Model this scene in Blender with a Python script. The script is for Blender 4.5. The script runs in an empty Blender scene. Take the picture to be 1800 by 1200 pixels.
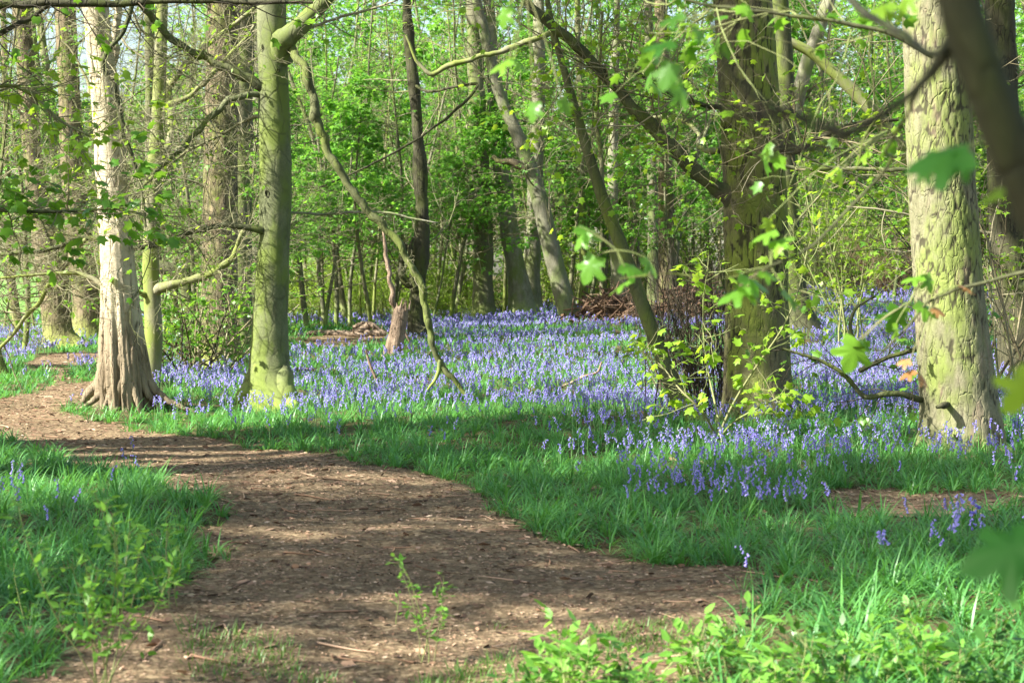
import bpy, math
import numpy as np

R = math.radians
rng = np.random.default_rng(11)
scene = bpy.context.scene
col = scene.collection
TAU = 2 * math.pi

# ------------------------------------------------------------------ camera frame and terrain
W, H, F = 1800.0, 1200.0, 3000.0
PITCH = math.atan(120 / F)
CP, SP = math.cos(PITCH), math.sin(PITCH)
CAM = np.array([0.0, 0.0, 1.5])


def sstep(t):
    t = np.clip(t, 0, 1)
    return t * t * (3 - 2 * t)


def gz(x, y):
    x = np.asarray(x, float); y = np.asarray(y, float)
    rise = sstep((y - 20) / 34) * sstep((x + 4) / 15) * 0.95
    und = 0.035 * np.sin(x * 0.9 + 0.3 * y) * np.cos(y * 0.55 - 0.4 * x) + 0.02 * np.sin(x * 2.3 - y * 1.1)
    return rise + und * sstep((y - 3) / 5)


def ray(px, py):
    u = (px - W / 2) / F; v = (H / 2 - py) / F
    return np.array([u, CP + v * SP, -SP + v * CP])


def P(px, py, D):
    d = ray(px, py)
    return CAM + d * (D / d[1])


def G(px, py):
    """where the sight line through a photo point meets the ground"""
    d = ray(px, py)
    D = np.geomspace(2.5, 160, 1500)
    q = CAM[None] + d[None] * (D / d[1])[:, None]
    below = q[:, 2] < gz(q[:, 0], q[:, 1])
    i = int(np.argmax(below)) if below.any() else len(D) - 1
    p = q[i].copy(); p[2] = float(gz(p[0], p[1]))
    return p


def proj(x, y, z):
    zz = z - CAM[2]
    f = y * CP - zz * SP
    up = y * SP + zz * CP
    f = np.maximum(f, 0.05)
    return W / 2 + F * x / f, H / 2 - F * up / f


# ------------------------------------------------------------------ numpy noise
def _h(ix, iy, iz, s):
    n = (ix * 374761393 + iy * 668265263 + iz * 2147483647 + s * 1274126177) & 0xFFFFFFFF
    n = ((n ^ (n >> 13)) * 1274126177) & 0xFFFFFFFF
    n = (n ^ (n >> 16)) & 0xFFFF
    return n / 65535.0


def vnoise(p, s=0):
    p = np.asarray(p, float)
    i = np.floor(p).astype(np.int64); f = p - i; f = f * f * (3 - 2 * f)
    out = 0
    for dx in (0, 1):
        for dy in (0, 1):
            for dz in (0, 1):
                w = (f[:, 0] if dx else 1 - f[:, 0]) * (f[:, 1] if dy else 1 - f[:, 1]) * (f[:, 2] if dz else 1 - f[:, 2])
                out = out + w * _h(i[:, 0] + dx, i[:, 1] + dy, i[:, 2] + dz, s)
    return out


def fbm(p, s=0, o=4):
    a, t, out = 0.5, 0.0, 0.0
    q = np.array(p, float)
    for k in range(o):
        out = out + a * vnoise(q, s + k); t += a; a *= .5; q = q * 2.03 + 7.1
    return out / t


def cell_edge(p, s=0):
    """F2 - F1 of jittered cells: small at the cracks between plates"""
    i = np.floor(p).astype(np.int64)
    d1 = np.full(len(p), 9.0); d2 = np.full(len(p), 9.0)
    for dx in (-1, 0, 1):
        for dy in (-1, 0, 1):
            for dz in (-1, 0, 1):
                c = i + np.array([dx, dy, dz])
                q = c + np.stack([_h(c[:, 0], c[:, 1], c[:, 2], s + k) for k in (1, 2, 3)], 1)
                d = np.linalg.norm(q - p, axis=1)
                m = d < d1
                d2 = np.where(m, d1, np.minimum(d2, d)); d1 = np.where(m, d, d1)
    return d2 - d1


def norm(v):
    return v / np.maximum(np.linalg.norm(v, axis=-1, keepdims=True), 1e-9)


# ------------------------------------------------------------------ mesh builder
class MB:
    def __init__(self):
        self.V, self.var, self.F, self.M, self.n = [], [], {3: [], 4: []}, {3: [], 4: []}, 0

    def add(self, v, faces, var=0.5, mat=0):
        v = np.asarray(v, np.float32).reshape(-1, 3)
        self.V.append(v)
        self.var.append(np.broadcast_to(np.asarray(var, np.float32), (len(v),)).copy())
        for f in faces if isinstance(faces, (list, tuple)) else [faces]:
            f = np.asarray(f, np.int64)
            if len(f):
                self.F[f.shape[1]].append(f + self.n); self.M[f.shape[1]].append(np.full(len(f), mat, np.int32))
        self.n += len(v)

    def mesh(self, name, mats, smooth=True, origin=(0, 0, 0)):
        me = bpy.data.meshes.new(name)
        V = np.concatenate(self.V) - np.asarray(origin, np.float32)
        F3 = np.concatenate(self.F[3]) if self.F[3] else np.zeros((0, 3), np.int64)
        F4 = np.concatenate(self.F[4]) if self.F[4] else np.zeros((0, 4), np.int64)
        mi = np.concatenate(self.M[3] + self.M[4])
        me.vertices.add(len(V)); me.vertices.foreach_set('co', V.astype(np.float32).ravel())
        loops = np.concatenate([F3.ravel(), F4.ravel()]).astype(np.int32)
        me.loops.add(len(loops)); me.loops.foreach_set('vertex_index', loops)
        st = np.concatenate([np.arange(len(F3)) * 3, len(F3) * 3 + np.arange(len(F4)) * 4]).astype(np.int32)
        me.polygons.add(len(st)); me.polygons.foreach_set('loop_start', st)
        me.polygons.foreach_set('material_index', mi)
        me.polygons.foreach_set('use_smooth', np.full(len(st), smooth, bool))
        a = me.attributes.new('var', 'FLOAT', 'POINT'); a.data.foreach_set('value', np.concatenate(self.var))
        me.update(calc_edges=True)
        for m in mats if isinstance(mats, (list, tuple)) else [mats]:
            me.materials.append(m)
        return me


def tag(o, label=None, cat=None, group=None, kind=None):
    for k, v in (('label', label), ('category', cat), ('group', group), ('kind', kind)):
        if v: o[k] = v
    return o


def put(name, mb, mats, parent=None, smooth=True):
    org = np.array(parent['_o']) if parent is not None else np.zeros(3)
    o = bpy.data.objects.new(name, mb.mesh(name, mats, smooth, org))
    col.objects.link(o)
    if parent is not None: o.parent = parent
    return o


def thing(name, label, cat, loc, group=None):
    o = bpy.data.objects.new(name, None); col.objects.link(o)
    o.empty_display_size = .3
    o.location = [float(c) for c in loc]; o['_o'] = [float(c) for c in loc]
    return tag(o, label, cat, group)


def copy_tree(o, parent=None):
    c = o.copy(); col.objects.link(c)
    if parent is not None: c.parent = parent
    for ch in [k for k in o.children]:
        copy_tree(ch, c)
    return c


# ------------------------------------------------------------------ growing things in batches
def spath(pts, n):
    """smooth curve through the points, n samples; extra columns are carried along"""
    p = np.asarray(pts, float)
    d = np.maximum(np.linalg.norm(np.diff(p[:, :3], axis=0), axis=1), 1e-6)
    t = np.concatenate([[0], np.cumsum(d)])
    m = np.zeros_like(p)
    s = np.diff(p, axis=0) / d[:, None]
    m[0], m[-1] = s[0], s[-1]
    if len(p) > 2:
        m[1:-1] = (s[:-1] * d[1:, None] + s[1:] * d[:-1, None]) / (d[1:] + d[:-1])[:, None]
    q = np.linspace(0, t[-1], n)
    i = np.clip(np.searchsorted(t, q, 'right') - 1, 0, len(d) - 1)
    u = ((q - t[i]) / d[i])[:, None]; h = d[i][:, None]
    return (2*u**3 - 3*u**2 + 1) * p[i] + (u**3 - 2*u**2 + u) * h * m[i] + (-2*u**3 + 3*u**2) * p[i+1] + (u**3 - u**2) * h * m[i+1]


def grow(base, dirs, L, n=6, wander=.2, up=0.0):
    K = len(base)
    pts = np.zeros((K, n, 3)); d = norm(np.asarray(dirs, float)); p = np.asarray(base, float).copy()
    step = (np.broadcast_to(L, (K,)) / (n - 1))[:, None]
    for i in range(n):
        pts[:, i] = p
        d = norm(d + wander * rng.normal(size=(K, 3)) + np.array([0, 0, up]))
        p = p + d * step
    return pts


def tubes(mb, pts, r0, r1, sides=4, var=None, mat=0, rough=0.0):
    pts = np.asarray(pts, float)
    K, n, _ = pts.shape
    T = norm(np.gradient(pts, axis=1))
    ref = np.zeros((K, 1, 3)); mt = np.abs(T.mean(1)); ref[np.arange(K), 0, mt.argmin(1)] = 1
    A = norm(np.cross(T, np.broadcast_to(ref, T.shape))); B = np.cross(T, A)
    th = np.arange(sides) * TAU / sides
    if np.ndim(r0) == 2: rad = np.asarray(r0)
    else:
        t = np.linspace(0, 1, n)[None]
        rad = np.broadcast_to(r0, (K,))[:, None] * (1 - t) + np.broadcast_to(r1, (K,))[:, None] * t
    rr = rad[:, :, None] * (1 + rough * rng.normal(size=(K, n, sides)))
    v = pts[:, :, None] + rr[..., None] * (A[:, :, None] * np.cos(th)[None, None, :, None] + B[:, :, None] * np.sin(th)[None, None, :, None])
    k, i, s = np.meshgrid(np.arange(K), np.arange(n - 1), np.arange(sides), indexing='ij')
    b = (k * n + i) * sides; s2 = (s + 1) % sides
    f = np.stack([b + s, b + s2, b + sides + s2, b + sides + s], -1).reshape(-1, 4)
    if var is None: var = rng.random(K)
    mb.add(v, f, np.repeat(np.broadcast_to(var, (K,)), n * sides), mat)


def kids(pts, m, t0=.2, t1=1., ang=55, flat=.5, jit=20):
    """m child starts on each tube: base, direction, parent index, t"""
    K, n, _ = pts.shape
    t = t0 + (t1 - t0) * (np.arange(m)[None] + rng.random((K, m))) / m
    x = t * (n - 1); i = np.clip(x.astype(int), 0, n - 2); f = (x - i)[..., None]
    kk = np.arange(K)[:, None]
    base = pts[kk, i] * (1 - f) + pts[kk, i + 1] * f
    T = norm(pts[kk, i + 1] - pts[kk, i])
    rnd = rng.normal(size=T.shape); rnd[..., 2] *= (1 - flat)
    perp = norm(rnd - T * (rnd * T).sum(-1, keepdims=True))
    a = R(1) * (ang + jit * rng.normal(size=t.shape))[..., None]
    d = T * np.cos(a) + perp * np.sin(a)
    return base.reshape(-1, 3), d.reshape(-1, 3), np.repeat(np.arange(K), m), t.ravel()


def _lobed():
    b = [(0, 0)]
    for k, (a, r, na, nr) in enumerate([(-115, .42, -86, .30), (-54, .58, -27, .41), (0, .68, 27, .41), (54, .58, 86, .30), (115, .42, None, None)]):
        b.append((.32 + r * math.cos(R(a)), r * math.sin(R(a))))
        if na is not None: b.append((.32 + nr * math.cos(R(na)), nr * math.sin(R(na))))
    v = [(.32, 0)] + b
    n = len(b)
    f = [(0, 1 + i, 1 + (i + 1) % n) for i in range(n)]
    v = np.array([(x, y, -.32 * x * x - .30 * abs(y)) for x, y in v])
    return v, np.array(f)


def _sycamore():
    """large lobed leaf with toothed outline for the ones close to the camera"""
    half = [(0, 0), (-.06, .14), (-.10, .36), (.03, .40), (.08, .36), (.14, .47), (.20, .36), (.24, .30), (.40, .50), (.46, .62), (.54, .60), (.62, .50), (.60, .38), (.56, .22),
            (.72, .26), (.80, .20), (.90, .14), (1.0, 0)]
    pts = half + [(x, -y) for x, y in half[-2:0:-1]]
    v = [(.3, 0)] + pts
    n = len(pts)
    f = [(0, 1 + i, 1 + (i + 1) % n) for i in range(n)]
    v = np.array([(x, y, -.25 * x * x - .28 * abs(y) + .05 * math.sin(9 * abs(y))) for x, y in v])
    return v, np.array(f)


LEAF = {
    'lobed': _lobed(), 'sycamore': _sycamore(),
    'tri': (np.array([(0, 0, 0), (.25, -.45, -.16), (.50, -.16, -.06), (1, 0, -.3), (.50, .16, -.06), (.25, .45, -.16)]), np.array([(0, 1, 2), (0, 2, 3), (0, 3, 4), (0, 4, 5)])),
    'oval': (np.array([(0, 0, 0), (.35, -.24, -.08), (.75, -.16, -.12), (1, 0, -.2), (.75, .16, -.12), (.35, .24, -.08)]), np.array([(0, 1, 2), (0, 2, 3), (0, 3, 4), (0, 4, 5)])),
    'chip': (np.array([(0, 0, 0), (.4, -.2, -.03), (1, 0, -.08), (.5, .2, -.02)]), np.array([(0, 1, 2), (0, 2, 3)])),
    'quad': (np.array([(0, 0, 0), (.45, -.36, -.1), (1, 0, -.2), (.45, .36, -.1)]), np.array([(0, 1, 2), (0, 2, 3)])),
}


def leaves(mb, pos, dirs, size, kind='tri', tilt=.45, var=None, mat=0, up=None):
    N = len(pos)
    if N == 0: return
    tv, tf = LEAF[kind]
    X = norm(np.asarray(dirs, float))
    U = np.array([0, 0, 1.0]) + tilt * rng.normal(size=(N, 3)) if up is None else np.broadcast_to(up, (N, 3)) + tilt * rng.normal(size=(N, 3))
    Y = norm(np.cross(U, X)); Z = np.cross(X, Y)
    s = np.broadcast_to(size, (N,))[:, None, None]
    v = np.asarray(pos)[:, None] + s * (tv[None, :, 0:1] * X[:, None] + tv[None, :, 1:2] * Y[:, None] + tv[None, :, 2:3] * Z[:, None])
    f = (np.arange(N)[:, None, None] * len(tv) + tf[None]).reshape(-1, 3)
    if var is None: var = rng.random(N)
    mb.add(v, f, np.repeat(np.broadcast_to(var, (N,)), len(tv)), mat)


def spray(mbt, mbl, base, dirs, L, r, lv=2, m=(6, 5), lr=(.45, .4), ang=50, flat=.6, wander=.16, up=.03, nleaf=5, lsize=(.06, .1), lkind='tri', droop=-.3, sides=4, tilt=.45, r_end=.0022):
    """a batch of branches with their side twigs and leaves"""
    p = grow(base, dirs, L, 7, wander, up)
    r = np.broadcast_to(r, (len(base),))
    tubes(mbt, p, r, np.maximum(r * .3, r_end), sides)
    cur, cr, cL = p, r, np.broadcast_to(L, (len(base),))
    allp = [p]
    for k in range(lv):
        b, d, pi, t = kids(cur, m[k], .15, 1., ang, flat)
        nl = cL[pi] * lr[k] * (1.15 - .6 * t) * (.6 + .8 * rng.random(len(t)))
        nr = np.maximum(cr[pi] * (1 - .65 * t) * .55, r_end)
        cur = grow(b, d, nl, 5 if k == 0 else 4, wander * 1.2, up)
        tubes(mbt, cur, nr, np.maximum(nr * .4, r_end * .7), 4 if k == 0 else 3)
        cr, cL = nr, nl
        allp.append(cur)
    if nleaf > 0 and mbl is not None:
        tw = allp[-1]
        K = len(tw)
        nn = int(K * nleaf)
        k = rng.integers(0, K, nn); t = 1 - .75 * rng.random(nn) ** 1.5
        x = t * (tw.shape[1] - 1); i = np.clip(x.astype(int), 0, tw.shape[1] - 2); f = (x - i)[:, None]
        pos = tw[k, i] * (1 - f) + tw[k, i + 1] * f
        T = norm(tw[k, i + 1] - tw[k, i])
        d = T + .9 * rng.normal(size=(nn, 3)) * np.array([1, 1, .4]) + np.array([0, 0, droop])
        sz = lsize[0] + (lsize[1] - lsize[0]) * rng.random(nn)
        leaves(mbl, pos + norm(d) * sz[:, None] * .2, d, sz, lkind, tilt)
    return allp


# ------------------------------------------------------------------ materials
def mat_new(name):
    m = bpy.data.materials.new(name); m.use_nodes = True
    nt = m.node_tree; nt.nodes.clear()
    return m, nt


class N:
    def __init__(s, nt): s.nt = nt

    def __call__(s, kind, ins=None, **props):
        n = s.nt.nodes.new(kind)
        for k, v in props.items(): setattr(n, k, v)
        for k, v in (ins or {}).items():
            if isinstance(v, bpy.types.NodeSocket): s.nt.links.new(v, n.inputs[k])
            else: n.inputs[k].default_value = v
        return n

    def mix(s, f, a, b, mode='MIX'):
        n = s.nt.nodes.new('ShaderNodeMix'); n.data_type = 'RGBA'; n.blend_type = mode
        for k, v in ((0, f), (6, a), (7, b)):
            if isinstance(v, bpy.types.NodeSocket): s.nt.links.new(v, n.inputs[k])
            elif k == 0: n.inputs[0].default_value = v
            else: n.inputs[k].default_value = (*v, 1) if len(v) == 3 else v
        return n.outputs[2]

    def math(s, op, a, b=0.5, c=None, clamp=False):
        n = s.nt.nodes.new('ShaderNodeMath'); n.operation = op; n.use_clamp = clamp
        for k, v in ((0, a), (1, b), (2, c)):
            if v is None: continue
            if isinstance(v, bpy.types.NodeSocket): s.nt.links.new(v, n.inputs[k])
            else: n.inputs[k].default_value = v
        return n.outputs[0]

    def ramp(s, v, lo, hi, a=0., b=1.):
        n = s.nt.nodes.new('ShaderNodeMapRange'); n.interpolation_type = 'SMOOTHSTEP'
        s.nt.links.new(v, n.inputs[0])
        for k, x in ((1, lo), (2, hi), (3, a), (4, b)): n.inputs[k].default_value = x
        return n.outputs[0]

    def noise(s, vec, scale, detail=4, rough=.55, dist=0.):
        n = s.nt.nodes.new('ShaderNodeTexNoise')
        s.nt.links.new(vec, n.inputs['Vector'])
        n.inputs['Scale'].default_value = scale; n.inputs['Detail'].default_value = detail
        n.inputs['Roughness'].default_value = rough; n.inputs['Distortion'].default_value = dist
        return n.outputs['Fac']


def bark_mat(name, c1, c2, moss=(.10, .15, .025), moss_amt=.5, crackc=(.03, .025, .018), cscale=14, stretch=.22, crack=.6, bump=.5, kind='plain', base_moss=.0, var=0.0):
    m, nt = mat_new(name); n = N(nt)
    co = n('ShaderNodeTexCoord').outputs['Object']
    st = n('ShaderNodeMapping', {'Vector': co, 'Scale': (1, 1, stretch)}).outputs[0]
    big = n.noise(co, 2.3, 3); mid = n.noise(st, cscale, 6, .65); fine = n.noise(co, 60, 3, .6)
    c = n.mix(n.ramp(mid, .3, .7), c1, c2)
    c = n.mix(n.ramp(fine, .35, .75, 0, .45), c, tuple(x * .55 for x in c1))
    pat = n.noise(n('ShaderNodeMapping', {'Vector': co, 'Location': (3.1, 1.7, .4), 'Scale': (1, 1, .45)}).outputs[0], 3.2, 5, .6)
    if moss_amt:
        c = n.mix(n.ramp(pat, .62 - .35 * moss_amt, .78 - .25 * moss_amt, 0, .9), c, moss)
    sep = n('ShaderNodeSeparateXYZ', {'Vector': co})
    if base_moss:
        zz = n.math('ADD', sep.outputs[2], n.math('MULTIPLY', pat, -.9))
        c = n.mix(n.ramp(zz, -.4, .3, .95, 0), c, tuple(x * 1.9 for x in moss))
    wob = n('ShaderNodeMixRGB', {'Fac': .06, 'Color1': st, 'Color2': n('ShaderNodeTexNoise', {'Vector': co, 'Scale': 9.0}).outputs['Color']}, blend_type='ADD').outputs[0]
    v = n('ShaderNodeTexVoronoi', {'Vector': wob, 'Scale': cscale}, feature='DISTANCE_TO_EDGE').outputs['Distance']
    ck = n.math('MULTIPLY', n.ramp(v, .0, .09, 1, 0), n.ramp(n.noise(co, 4.5, 2), .35, .6))
    h = n.math('ADD', n.math('MULTIPLY', mid, .5), n.math('MULTIPLY', fine, .22))
    if kind == 'birch':
        # white papery bark with fine cross lines, brown and fissured towards the roots
        hz = n('ShaderNodeMapping', {'Vector': co, 'Scale': (2.2, 2.2, 34)}).outputs[0]
        ln = n.noise(hz, 2.2, 5, .7)
        w = n.mix(n.ramp(ln, .56, .70), (.46, .40, .27), (.17, .125, .07))
        w = n.mix(n.ramp(n.noise(co, 5, 4), .45, .7, 0, .75), w, (.29, .24, .125))
        w = n.mix(n.ramp(n.noise(st, 5, 5, .7), .66, .72), w, (.10, .07, .045))
        low = n.math('ADD', sep.outputs[2], n.math('MULTIPLY', n.noise(st, 8, 4, .6), -1.5))
        br = n.mix(n.ramp(mid, .3, .68), (.12, .092, .055), (.27, .215, .135))
        c = n.mix(n.ramp(low, -.15, .35), br, w)
        at = n('ShaderNodeAttribute', attribute_name='var').outputs['Fac']
        c = n.mix(n.ramp(at, .12, .5, .85, 0), c, (.06, .04, .022))
        h = n.math('ADD', n.math('MULTIPLY', ln, .35), n.math('MULTIPLY', mid, .6))
    if kind == 'plate':
        at = n('ShaderNodeAttribute', attribute_name='var').outputs['Fac']
        c = n.mix(n.ramp(at, .08, .30, .85, 0), c, crackc)
        c = n.mix(n.ramp(n.noise(st, 9, 3), .55, .72, 0, .5), c, (.24, .17, .12))
    elif kind != 'birch':
        c = n.mix(n.math('MULTIPLY', ck, crack), c, crackc)
    h = n.math('SUBTRACT', h, n.math('MULTIPLY', ck, crack))
    if var:
        oi = n('ShaderNodeObjectInfo').outputs['Random']
        hs = n('ShaderNodeHueSaturation', {'Color': c, 'Value': n.math('MULTIPLY_ADD', oi, var, 1 - var / 2), 'Saturation': n.math('MULTIPLY_ADD', oi, -.3, 1.1)})
        c = hs.outputs[0]
    b = n('ShaderNodeBump', {'Height': h, 'Strength': bump, 'Distance': .02})
    s = n('ShaderNodeBsdfPrincipled', {'Base Color': c, 'Roughness': .85, 'Specular IOR Level': .25, 'Normal': b.outputs[0]})
    n('ShaderNodeOutputMaterial', {'Surface': s.outputs[0]})
    return m


def leaf_mat(name, dark, light, tl, trans=.42, rough=.42, spec=.4, objvar=.0):
    m, nt = mat_new(name); n = N(nt)
    at = n('ShaderNodeAttribute', attribute_name='var').outputs['Fac']
    c = n.mix(at, dark, light)
    t = n.mix(at, tuple(x * .75 for x in tl), tl)
    if objvar:
        oi = n('ShaderNodeObjectInfo').outputs['Random']
        k = {'Hue': n.math('MULTIPLY_ADD', oi, objvar * .16, .5 - objvar * .08), 'Value': n.math('MULTIPLY_ADD', oi, objvar, 1 - objvar / 2)}
        c = n('ShaderNodeHueSaturation', {**k, 'Color': c}).outputs[0]
        t = n('ShaderNodeHueSaturation', {**k, 'Color': t}).outputs[0]
    s = n('ShaderNodeBsdfPrincipled', {'Base Color': c, 'Roughness': rough, 'Specular IOR Level': spec})
    b = n('ShaderNodeBsdfTranslucent', {'Color': t})
    x = n('ShaderNodeMixShader', {0: trans, 1: s.outputs[0], 2: b.outputs[0]})
    n('ShaderNodeOutputMaterial', {'Surface': x.outputs[0]})
    return m


def var_mat(name, cols, rough=.8, noise=0, spec=.2):
    """colour chosen per piece from a short list"""
    m, nt = mat_new(name); n = N(nt)
    at = n('ShaderNodeAttribute', attribute_name='var').outputs['Fac']
    r = n('ShaderNodeValToRGB', {'Fac': at}); e = r.color_ramp.elements
    e[0].color = (*cols[0], 1); e[1].color = (*cols[-1], 1)
    for i, c in enumerate(cols[1:-1]):
        q = e.new((i + 1) / (len(cols) - 1)); q.color = (*c, 1)
    c = r.outputs[0]
    if noise:
        co = n('ShaderNodeTexCoord').outputs['Object']
        c = n.mix(n.ramp(n.noise(co, noise, 4), .35, .7, 0, .6), c, tuple(x * .4 for x in cols[0]))
    s = n('ShaderNodeBsdfPrincipled', {'Base Color': c, 'Roughness': rough, 'Specular IOR Level': spec})
    n('ShaderNodeOutputMaterial', {'Surface': s.outputs[0]})
    return m


M = {
    'beech': bark_mat('beech_bark', (.10, .115, .05), (.17, .18, .09), (.13, .17, .03), .6, (.05, .05, .028), 6, .6, .5, .3, base_moss=1),
    'birch': bark_mat('birch_bark', (.3, .2, .1), (.5, .4, .25), (.2, .2, .06), 0, (.05, .035, .02), 11, .14, .5, 1.1, 'birch'),
    'slim': bark_mat('slim_bark', (.17, .165, .09), (.26, .245, .15), (.16, .20, .035), .75, (.09, .08, .04), 8, .3, .2, .25, base_moss=0),
    'plate': bark_mat('plate_bark', (.135, .132, .068), (.225, .208, .125), (.165, .205, .045), .64, (.032, .026, .016), 16, .3, .6, .6, 'plate'),
    'mossy': bark_mat('mossy_plate_bark', (.095, .085, .043), (.165, .148, .078), (.155, .195, .028), .72, (.022, .018, .012), 16, .3, .6, .7, 'plate'),
    'brown': bark_mat('brown_bark', (.135, .108, .06), (.245, .195, .115), (.12, .14, .03), .4, (.03, .022, .015), 16, .16, .8, .9, base_moss=.4),
    'grey': bark_mat('grey_bark', (.115, .115, .06), (.19, .18, .11), (.12, .16, .03), .55, (.06, .05, .03), 10, .3, .4, .45, base_moss=.6, var=.3),
    'pale': bark_mat('pale_bark', (.19, .185, .115), (.31, .295, .215), (.16, .20, .055), .5, (.09, .08, .05), 9, .5, .35, .4, base_moss=.3),
    'dark': bark_mat('dark_bark', (.045, .042, .022), (.08, .076, .04), (.065, .08, .016), .5, (.015, .013, .009), 14, .2, .7, .7),
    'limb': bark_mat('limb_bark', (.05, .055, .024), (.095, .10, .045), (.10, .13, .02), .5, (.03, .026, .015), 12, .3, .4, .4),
    'shade': bark_mat('shaded_limb_bark', (.028, .030, .015), (.05, .052, .026), (.045, .06, .014), .5, (.01, .01, .006), 30, .3, .4, .4),  # bark colour darkened to carry the shade the near limb hangs in
    'mossstem': bark_mat('mossy_stem_bark', (.07, .078, .03), (.135, .145, .062), (.125, .16, .028), .6, (.03, .026, .015), 12, .3, .4, .4),
    'twig': var_mat('twig_bark', [(.12, .10, .055), (.20, .17, .09), (.27, .24, .15), (.14, .15, .06)], .8),
    'palestwig': var_mat('pale_twig_bark', [(.15, .145, .075), (.25, .225, .14), (.19, .185, .095), (.14, .155, .055)], .8),
    'darktwig': var_mat('dark_twig_bark', [(.035, .03, .02), (.06, .05, .03), (.085, .07, .045)], .8),
    'greentwig': var_mat('green_twig_bark', [(.16, .20, .06), (.22, .25, .09), (.18, .17, .08)], .7),
    'deadwood': bark_mat('dead_wood', (.18, .125, .08), (.34, .25, .175), (.2, .2, .1), 0, (.06, .04, .025), 12, .12, .7, 1.0),
    'brush': var_mat('dead_brush', [(.09, .055, .035), (.16, .10, .06), (.26, .18, .12), (.12, .07, .045)], .9),
    'leaf': leaf_mat('leaf_green', (.045, .15, .018), (.12, .27, .03), (.20, .42, .03), .45, objvar=.35),
    'leaf_far': leaf_mat('far_leaf_green', (.075, .235, .028), (.175, .38, .045), (.28, .60, .05), .48, .5),
    'leaf_yellow': leaf_mat('young_leaf_green', (.15, .30, .02), (.27, .43, .04), (.45, .65, .04), .5, .4),
    'leaf_syc': leaf_mat('sycamore_leaf', (.06, .18, .018), (.16, .33, .03), (.26, .50, .035), .48, .35),
    'leaf_red': leaf_mat('red_young_leaf', (.30, .15, .05), (.42, .24, .09), (.55, .25, .08), .45, .4),
    'grass': leaf_mat('bluebell_leaf', (.042, .17, .046), (.13, .33, .072), (.19, .50, .06), .34, .40, .42),
    'turf': leaf_mat('turf_blade', (.06, .15, .02), (.14, .26, .045), (.20, .36, .05), .32, .45),
    'stem': leaf_mat('flower_stem', (.10, .22, .05), (.14, .24, .10), (.2, .35, .08), .2, .5),
    'bell': leaf_mat('bluebell_petal', (.18, .14, .60), (.50, .44, .84), (.36, .29, .85), .3, .45, .3),
    'weed': leaf_mat('weed_leaf', (.10, .27, .035), (.19, .40, .06), (.30, .58, .06), .45, .45),
    'weed_dark': leaf_mat('dark_weed_leaf', (.03, .10, .018), (.08, .20, .03), (.14, .3, .03), .35, .4),
}


def ground_mat(name, c1, c2, c3, sc=1.0):
    m, nt = mat_new(name); n = N(nt)
    co = n('ShaderNodeTexCoord').outputs['Object']
    a = n.noise(co, .8 * sc, 4); b = n.noise(co, 14 * sc, 6, .7); d = n.noise(co, 70 * sc, 4, .7)
    v = n('ShaderNodeTexVoronoi', {'Vector': co, 'Scale': 38 * sc}).outputs['Color']
    vs = n('ShaderNodeSeparateColor', {'Color': v}).outputs[0]
    c = n.mix(n.ramp(b, .35, .68), c1, c2)
    c = n.mix(n.ramp(vs, .55, 1., 0, .55), c, c3)
    c = n.mix(n.ramp(d, .5, .72, 0, .7), c, tuple(x * .35 for x in c1))
    c = n.mix(n.ramp(a, .45, .65, 0, .4), c, tuple(x * .7 for x in c2))
    h = n.math('ADD', n.math('MULTIPLY', b, .6), n.math('ADD', n.math('MULTIPLY', d, .4), n.math('MULTIPLY', vs, .35)))
    bp = n('ShaderNodeBump', {'Height': h, 'Strength': .8, 'Distance': .03})
    s = n('ShaderNodeBsdfPrincipled', {'Base Color': c, 'Roughness': .95, 'Specular IOR Level': .1, 'Normal': bp.outputs[0]})
    n('ShaderNodeOutputMaterial', {'Surface': s.outputs[0]})
    return m


M['soil'] = ground_mat('leaf_mould', (.075, .055, .030), (.12, .10, .045), (.17, .11, .06))
M['path'] = ground_mat('path_earth', (.105, .074, .041), (.225, .161, .092), (.46, .345, .20))
M['meadow'] = ground_mat('meadow_turf', (.14, .30, .06), (.20, .38, .09), (.17, .33, .07), .5)
M['litter'] = var_mat('leaf_litter', [(.04, .024, .015), (.12, .07, .042), (.25, .15, .09), (.42, .28, .18), (.55, .41, .28)], .85)

# ------------------------------------------------------------------ ground outlines (from the photo, laid on the terrain)
def outline(pp):
    pp = list(pp); out = []
    for (x0, y0), (x1, y1) in zip(pp, pp[1:] + pp[:1]):
        for t in np.linspace(0, 1, 6)[:-1]:
            g = G(x0 + (x1 - x0) * t, y0 + (y1 - y0) * t)
            out.append(g[:2])
    return np.array(out)


PATH = outline([(-240, 716), (-60, 706), (0, 704), (60, 690), (120, 676), (178, 668), (200, 690), (150, 712), (112, 716), (150, 735), (185, 750), (260, 758), (350, 770), (400, 780), (470, 792), (560, 803), (640, 818),
                (720, 830), (790, 845), (836, 858), (846, 885), (880, 910), (930, 945), (1000, 970), (1100, 985), (1200, 1003), (1290, 1000), (1370, 1030), (1330, 1070), (1300, 1110), (1240, 1180), (1180, 1300), (1000, 1700), (200, 1700), (-100, 1500),
                (0, 1215), (90, 1165), (170, 1130), (225, 1085), (260, 1050), (345, 1022), (378, 1000), (345, 975), (328, 945), (392, 925), (388, 905), (350, 882), (290, 852), (200, 822), (100, 806), (40, 790), (0, 776), (-240, 770)])
SIDE = outline([(50, 702), (100, 668), (88, 652), (50, 640), (72, 628), (125, 620), (180, 624), (178, 638), (130, 646), (112, 656), (118, 676)])
BARE = outline([(1455, 880), (1500, 868), (1580, 866), (1680, 872), (1790, 872), (1790, 896), (1690, 902), (1600, 912), (1520, 915), (1470, 902)])
LOGS = outline([(525, 606), (560, 590), (640, 584), (680, 590), (684, 606), (620, 613), (560, 614)])


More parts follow.
